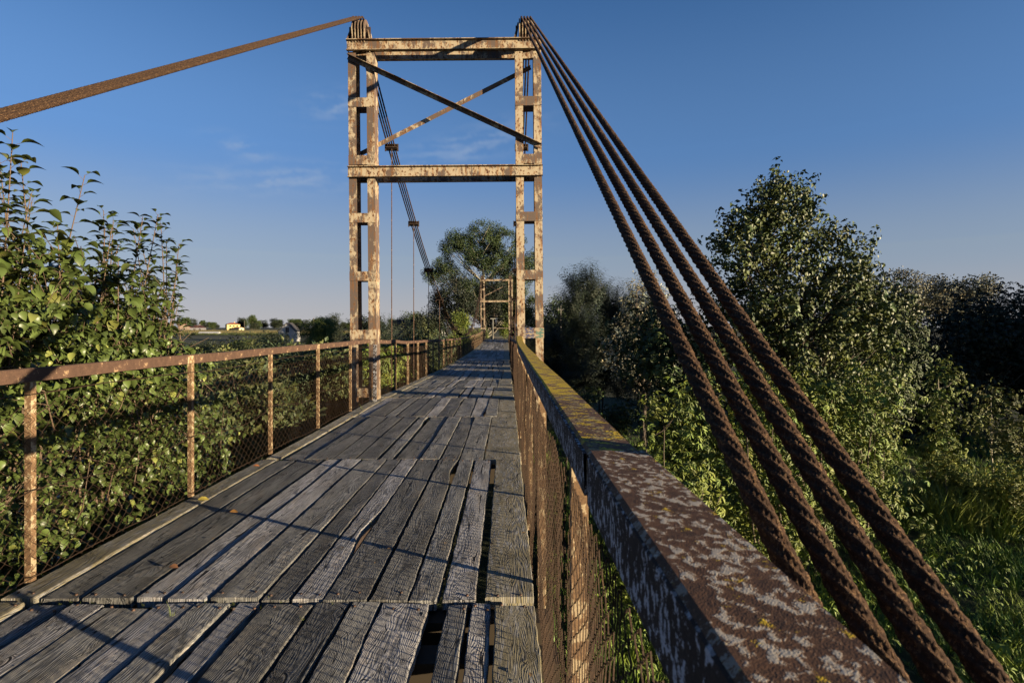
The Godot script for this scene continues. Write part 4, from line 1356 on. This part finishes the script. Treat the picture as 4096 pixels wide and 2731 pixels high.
func grasses() -> void:
	# tufts: blades from one root
	var st := begin()
	for i in 14:
		var a := rnd(0, TAU)
		var h := rnd(0.25, 0.55)
		var out := Vector3(cos(a), 0, sin(a))
		var side := Vector3(-sin(a), 0, cos(a)) * rnd(0.006, 0.011)
		var b := out * rnd(0.0, 0.08)
		var m := b + out * h * rnd(0.08, 0.25) + Vector3.UP * h * 0.6
		var t := m + out * h * rnd(0.2, 0.5) + Vector3.UP * h * 0.33
		quad(st, b - side, m - side * 0.8, m + side * 0.8, b + side)
		tri(st, m - side * 0.8, t, m + side * 0.8)
	var tuft := done(st)
	M.tuft = tuft
	var where := []
	var tints := []
	for i in 26000:
		var x := rnd(0.6, 22.0)
		var d := rnd(2.5, 26.0)
		if R.randf() > 1.3 - d / 22.0:
			continue
		var patch := noise.get_noise_2d(x * 0.9, d * 0.9)
		var s := rnd(0.4, 0.85) * (0.85 + patch * 0.7)
		where.append(Transform3D(facing(Vector3(rnd(-0.2, 0.2), 1, rnd(-0.2, 0.2)), rnd(0, TAU), s), P(x, ground(x, d) - 0.02, d)))
		var k := rnd(0.7, 1.3)
		var y := ss(-0.1, 0.35, noise.get_noise_2d(x * 1.7 + 40.0, d * 1.7))
		tints.append(LEAF * Color((0.13 + 0.1 * y) * k, (0.23 + 0.08 * y) * k, 0.04 * k))
	many("grass", tuft, M.soft, where, tints, null, "stuff").set_meta("label", "long green grass on the river bank below the cables")
	get_child(get_child_count() - 1).set_meta("category", "grass")
	where = []
	tints = []
	for i in 900:
		var d := rnd(6.5, 15.0)
		var x := rnd(1.5, 15.0)
		if noise.get_noise_2d(x * 1.1 + 9.0, d * 1.1) < 0.0:
			continue
		where.append(Transform3D(facing(Vector3(rnd(-0.5, 0.5), 1, rnd(-0.5, 0.5)), rnd(0, TAU), rnd(0.5, 1.1)), P(x, ground(x, d) + rnd(0.0, 0.3), d)))
		var k := rnd(0.6, 1.3)
		tints.append(LEAF * Color(0.17 * k, 0.24 * k, 0.035 * k))
	tag(many("undergrowth", M.clumps.maple, M.soft, where, tints, null, "stuff"), "low leafy weeds among the grass on the bank below the cables", "weeds")
	where = []
	tints = []
	for i in 15000:
		var d := 3.0 + 107.0 * pow(R.randf(), 1.6)
		var x := -2.8 - rnd(0.0, 0.75) * (d + 8.0)
		where.append(Transform3D(facing(Vector3(rnd(-0.2, 0.2), 1, rnd(-0.2, 0.2)), rnd(0, TAU), rnd(0.7, 1.6) * (1.0 + d / 60.0)), P(x, ground(x, d) - 0.02, d)))
		var k := rnd(0.7, 1.3)
		tints.append(LEAF * Color(0.19 * k, 0.22 * k, 0.07 * k))
	many("grass", tuft, M.soft, where, tints, null, "stuff").set_meta("label", "rough grass below the left side of the bridge")
	get_child(get_child_count() - 1).set_meta("category", "grass")
	where = []
	tints = []
	for i in 900:
		var x := rnd(0, 1)
		var a := rnd(0, TAU)
		var r := sqrt(R.randf())
		var p := Vector2(11.2 + cos(a) * r * 1.7, 13.4 + sin(a) * r * 1.3)
		where.append(Transform3D(facing(Vector3(rnd(-0.35, 0.35), 1, rnd(-0.35, 0.35)), rnd(0, TAU), rnd(1.5, 2.5) * (1.15 - r * 0.5)), P(p.x, ground(p.x, p.y) - 0.02, p.y)))
		var k := rnd(0.7, 1.3)
		tints.append(Color(0.24 * k, 0.32 * k, 0.06 * k).lerp(Color(0.42, 0.36, 0.12), 0.4 * x) * LEAF)
	many("reeds", tuft, M.soft, where, tints, null, "stuff").set_meta("label", "sunlit clump of yellowing reed grass below the two saplings")
	get_child(get_child_count() - 1).set_meta("category", "reeds")
	# standing grain and hay on the far fields
	for f in [[-150.0, -25.0, 96.0, 128.0, 4000, Vector3(3.0, 1.6, 3.0), Vector3(0.2, 0.2, 0.07), "hay meadow"], [-420.0, -75.0, 300.0, 330.0, 3500, Vector3(7, 2.2, 7), Vector3(0.14, 0.17, 0.05), "green crop"], [-480.0, -90.0, 360.0, 470.0, 7000, Vector3(9, 2.6, 9), Vector3(0.34, 0.29, 0.12), "ripe grain"]]:
		where = []
		tints = []
		for i in f[4]:
			var x := rnd(f[0], f[1])
			var d := rnd(f[2], f[3])
			where.append(Transform3D(Basis(Vector3.UP, rnd(0, TAU)).scaled(f[5] * rnd(0.7, 1.1)), P(x, ground(x, d) + 0.3, d)))
			var k := rnd(0.8, 1.15)
			tints.append(LEAF * Color(f[6].x * k, f[6].y * k, f[6].z * k))
		var cr := many("crop", tuft, M.soft, where, tints, null, "stuff")
		tag(cr, "%s standing on the far left field" % f[7], "crop")
	# weeds and moss in the joints of the deck
	where = []
	tints = []
	for i in 260:
		var row: float = [2.74, 5.69, 8.45, 11.3][R.randi() % 4]
		var x := rnd(-2.4, 0.1)
		var d := row + rnd(-0.02, 0.02)
		if i % 3 == 0:
			d = rnd(1.2, 9.0)
			x = [-1.93, -1.17, -0.93, -0.61, -0.48, 0.13, -2.42][R.randi() % 7] + rnd(-0.012, 0.012)
		where.append(Transform3D(facing(Vector3(rnd(-0.6, 0.6), 1, rnd(-0.6, 0.6)), rnd(0, TAU), rnd(0.025, 0.08)), P(x, -0.022, d)))
		tints.append(Color(0.12, 0.14, 0.03) * rnd(0.6, 1.2))
	many("weeds", tuft, M.soft, where, tints, null, "stuff").set_meta("label", "tiny green weeds sprouting in the joints of the plank deck")
	get_child(get_child_count() - 1).set_meta("category", "weeds")
	# dry leaf scraps caught in the deck's joints
	st = begin(true)
	leaf(st, Vector3.ZERO, Vector3(1, 0.2, 0).normalized(), Vector3(0.2, 1, 0.2).normalized(), 1.0, 0.6, "oval")
	where = []
	tints = []
	for i in 110:
		var d := 0.8 + 10.0 * pow(R.randf(), 1.4)
		var x: float = rnd(-2.4, 0.12) if i % 3 else [-2.4, 0.12][i / 3 % 2] + rnd(-0.06, 0.03)
		where.append(Transform3D(Basis(Vector3.UP, rnd(0, TAU)).scaled(Vector3.ONE * rnd(0.012, 0.034)), P(x, 0.012, d)))
		var k := rnd(0.4, 1.2)
		tints.append(Color(0.13 * k, 0.085 * k, 0.04 * k))
	tag(many("leaf_litter", done(st), M.soft, where, tints, null, "stuff"), "scraps of dry brown leaves scattered over the plank deck", "leaf litter")
	for q in [[-1.55, 2.62, 0.22, "largest grass tuft, growing from a plank joint at lower left"], [-2.36, 9.2, 0.3, "thin pale grass stalk at the deck's left edge before the near tower"]]:
		var o := MeshInstance3D.new()
		o.mesh = tuft
		o.material_override = plain(Vector3(0.13, 0.16, 0.05), 0.7)
		o.name = numbered("grass_tuft")
		add_child(o)
		o.position = P(q[0], -0.03, q[1])
		o.scale = Vector3(0.6, 1, 0.6) * q[2]
		tag(o, q[3], "grass", "grass tufts on the deck")
	for q in [[-1.85, 3.1, 0.055, Vector3(0.16, 0.075, 0.035), "curled brown dead leaf on the planks left of the centre"], [-1.97, 4.02, 0.06, Vector3(0.28, 0.14, 0.035), "orange dead leaf lying near the deck's left edge"], [-2.35, 4.3, 0.08, Vector3(0.26, 0.21, 0.04), "yellow leaf on the left edge board by the bush"], [-2.40, 5.35, 0.06, Vector3(0.24, 0.09, 0.03), "small orange leaf against the left mesh between two posts"]]:
		st = begin(true)
		leaf(st, Vector3.ZERO, Vector3(0.9, 0.12, rnd(-0.6, 0.6)).normalized(), Vector3(rnd(-0.4, 0.4), 1, 0.3).normalized(), q[2], q[2] * 0.7, "oval")
		var o := put("fallen_leaf", done(st), leafy(q[3], 0.7, 0.2, false))
		o.position = P(q[0], 0.022, q[1])
		tag(o, q[4], "leaf", "fallen leaves on the deck")

# ------------------------------------------------------------------ buildings and poles
func house(label: String, at: Vector3, turn: float, w: float, l: float, h: float, rise: float, wall: Vector3, roof: Vector3, wins: Array, hip := false) -> Node3D:
	var o := thing("house", label, "house", at, "")
	o.rotation.y = turn
	var st := begin()
	box(st, Vector3(-w / 2, -1, -l / 2), Vector3(w / 2, h, l / 2))
	if not hip:
		for z in [-l / 2, l / 2]:
			tri(st, Vector3(-w / 2, h, z), Vector3(0, h + rise, z), Vector3(w / 2, h, z))
	var wm := rusty(256, 200 + int(w * 10), wall * 0.85, wall, wall * 1.1, 0.3, 0.0, 2.0, 0.9, 0.1)
	var a := obj("wall", st, wm, o)
	a.position = Vector3.ZERO
	st = begin()
	var e := 0.35
	if hip:
		var k := [Vector3(-w / 2 - e, h, l / 2 + e), Vector3(w / 2 + e, h, l / 2 + e), Vector3(w / 2 + e, h, -l / 2 - e), Vector3(-w / 2 - e, h, -l / 2 - e)]
		var r1 := Vector3(-w * 0.18, h + rise, 0)
		var r2 := Vector3(w * 0.18, h + rise, 0)
		quad(st, k[0], r1, r2, k[1]); quad(st, k[2], r2, r1, k[3]); tri(st, k[1], r2, k[2]); tri(st, k[3], r1, k[0]); quad(st, k[0], k[1], k[2], k[3])
	else:
		for s in [-1.0, 1.0]:
			var p := Vector3(s * (w / 2 + e), h - e * rise / (w / 2) + 0.02, 0)
			var q := Vector3(0, h + rise + 0.02, 0)
			var z := Vector3(0, 0, l / 2 + e)
			var t := Vector3(0, 0.15, 0)
			hexa(st, [p + z, q + z, q - z, p - z, p + z + t, q + z + t, q - z + t, p - z + t])
	a = obj("roof", st, plain(roof), o)
	a.position = Vector3.ZERO
	if hip:
		st = begin()
		box(st, Vector3(w * 0.1, h + rise * 0.6, -0.3), Vector3(w * 0.1 + 0.6, h + rise + 0.7, 0.3))
		var ch := obj("chimney", st, plain(wall), a)
		ch.position = Vector3.ZERO
	for q in wins:
		st = begin()
		var fr := begin()
		var z: float = l / 2
		box(fr, Vector3(q[0] - q[2] / 2 - 0.08, q[1] - 0.08, z - 0.05), Vector3(q[0] + q[2] / 2 + 0.08, q[1], z + 0.05))
		box(fr, Vector3(q[0] - q[2] / 2 - 0.08, q[1] + q[3], z - 0.05), Vector3(q[0] + q[2] / 2 + 0.08, q[1] + q[3] + 0.08, z + 0.05))
		for sx in [-q[2] / 2 - 0.04, 0.0, q[2] / 2 + 0.04]:
			box(fr, Vector3(q[0] + sx - 0.04, q[1], z - 0.05), Vector3(q[0] + sx + 0.04, q[1] + q[3], z + 0.05))
		var win := obj("window", fr, plain(wall * 0.6), o)
		win.position = Vector3.ZERO
		box(st, Vector3(q[0] - q[2] / 2, q[1], z - 0.04), Vector3(q[0] + q[2] / 2, q[1] + q[3], z + 0.015))
		var pane := obj("pane", st, plain(Vector3(0.012, 0.013, 0.015), 0.15), win)
		pane.position = Vector3.ZERO
	return o

func pole(label: String, at: Vector3, h: float, w: float, mat: Material) -> void:
	var o := thing("utility_pole", label, "pole", at, "utility poles")
	var st := begin(true)
	tube(st, [Vector3(0, -0.3, 0), Vector3(0, h, 0)], [w, w * 0.6], 8)
	obj("shaft", st, mat, o).position = Vector3.ZERO
	st = begin()
	box(st, Vector3(-0.32, h - 0.5, -0.04), Vector3(0.32, h - 0.4, 0.04))
	var arm := obj("crossarm", st, mat, o)
	arm.position = Vector3.ZERO
	for x in [-0.27, 0.27]:
		st = begin()
		tube(st, [Vector3(x, h - 0.4, 0), Vector3(x, h - 0.2, 0)], [0.04, 0.03], 6)
		var ins := obj("insulator", st, plain(Vector3(0.25, 0.25, 0.24), 0.3), arm)
		ins.position = Vector3.ZERO

func far_things() -> void:
	var white := Vector3(0.30, 0.30, 0.30)
	house("white house with steep dark roof and two gable windows left of the round sunlit tree", P(-73.0, ground(-73, 190), 190), deg_to_rad(8), 5.2, 8.0, 3.5, 2.5, white, Vector3(0.035, 0.033, 0.035), [[0.2, 0.9, 1.2, 1.1], [0.2, 2.9, 1.0, 1.6]])
	house("small bright yellow house with red hip roof on the horizon at left", P(-252, ground(-252, 520) + 0.2, 520), deg_to_rad(35), 11.0, 9.0, 5.4, 1.6, Vector3(0.5, 0.37, 0.15), Vector3(0.22, 0.06, 0.03), [[-2.8, 3.2, 1.3, 1.4], [0.2, 3.2, 1.3, 1.4], [3.0, 3.2, 1.3, 1.4], [-2.8, 0.6, 1.3, 1.4], [3.0, 0.6, 1.3, 1.4]], true)
	house("low pale shed with dark roof below the yellow house", P(-243, ground(-243, 515), 512), deg_to_rad(60), 5.0, 9.0, 2.0, 1.0, Vector3(0.6, 0.45, 0.25), Vector3(0.16, 0.06, 0.04), [[0.0, 0.5, 1.0, 1.0]])
	house("long low pale greenhouse roof in front of the far fields", P(-168, ground(-168, 320), 320), deg_to_rad(100), 5.0, 10.0, 0.9, 0.7, Vector3(0.4, 0.4, 0.38), Vector3(0.36, 0.36, 0.34), [[0.0, 0.1, 1.0, 0.6]])
	house("grey house with brown hip roof left of the yellow house", P(-262, ground(-262, 480), 480), deg_to_rad(20), 11.0, 9.0, 2.6, 2.4, Vector3(0.15, 0.145, 0.15), Vector3(0.05, 0.022, 0.02), [[-2.0, 0.6, 1.3, 1.2], [2.0, 0.6, 1.3, 1.2]], true)
	house("far red-roofed house half hidden by the bush's right shoots", P(-296, ground(-296, 520), 520), deg_to_rad(25), 10.0, 9.0, 2.8, 3.0, Vector3(0.16, 0.12, 0.09), Vector3(0.13, 0.03, 0.02), [[0.0, 0.6, 1.3, 1.2]])
	house("white house with black gable roof between the first hanger rods", P(-14.6, ground(-14.6, 90), 90), deg_to_rad(62), 5.0, 9.0, 3.0, 2.6, white, Vector3(0.02, 0.02, 0.022), [[0.3, 1.0, 1.0, 1.2]])
	house("pale low shed behind the third hanger rod", P(-10.6, ground(-10.6, 76), 76), deg_to_rad(10), 4.0, 4.0, 3.1, 0.8, Vector3(0.5, 0.52, 0.56), Vector3(0.3, 0.3, 0.32), [[0.6, 1.2, 0.9, 0.9]])
	var wood := plain(Vector3(0.10, 0.085, 0.07))
	pole("concrete utility pole with crossarm standing before the willows right of the near tower", on_ground(5.7, 60.0), 7.1, 0.08, plain(Vector3(0.2, 0.185, 0.16)))
	pole("wooden pole behind the white gabled house", on_ground(-70.0, 205.0), 8.2, 0.12, wood)
	pole("thin pole on the horizon right of the yellow house", on_ground(-232.0, 500.0), 9.0, 0.2, wood)
	pole("thin pole on the horizon right of the bush's shoots", on_ground(-283.0, 500.0), 9.0, 0.2, wood)
	# barrier beyond the far tower
	var o := thing("path_barrier", "thin grey barrier post with a level bar across the path beyond the far tower", "barrier", P(-1.65, -0.2, 66.5))
	var st := begin(true)
	tube(st, [P(-1.65, -0.3, 66.5), P(-1.65, 2.35, 66.5)], [0.05, 0.05], 8)
	obj("post", st, plain(Vector3(0.16, 0.16, 0.14)), o)
	st = begin()
	boxd(st, -1.95, -1.35, 2.3, 2.42, 66.46, 66.54)
	obj("post_cap", st, plain(Vector3(0.16, 0.16, 0.14)), o)
	st = begin()
	boxd(st, -2.2, 0.6, 1.2, 1.27, 66.56, 66.62)
	obj("level_bar", st, plain(Vector3(0.14, 0.11, 0.08)), o)

func _ready() -> void:
	R.seed = 20240
	light_and_camera()
	materials()
	setting()
	deck()
	var t := tower(10.4, "near rusty cream-painted steel portal tower with X bracing over the deck")
	graffiti(t)
	tower(61.9, "small far steel portal tower at the end of the bridge before the poplar")
	fences()
	cables()
	far_things()
	plants()
	grasses()
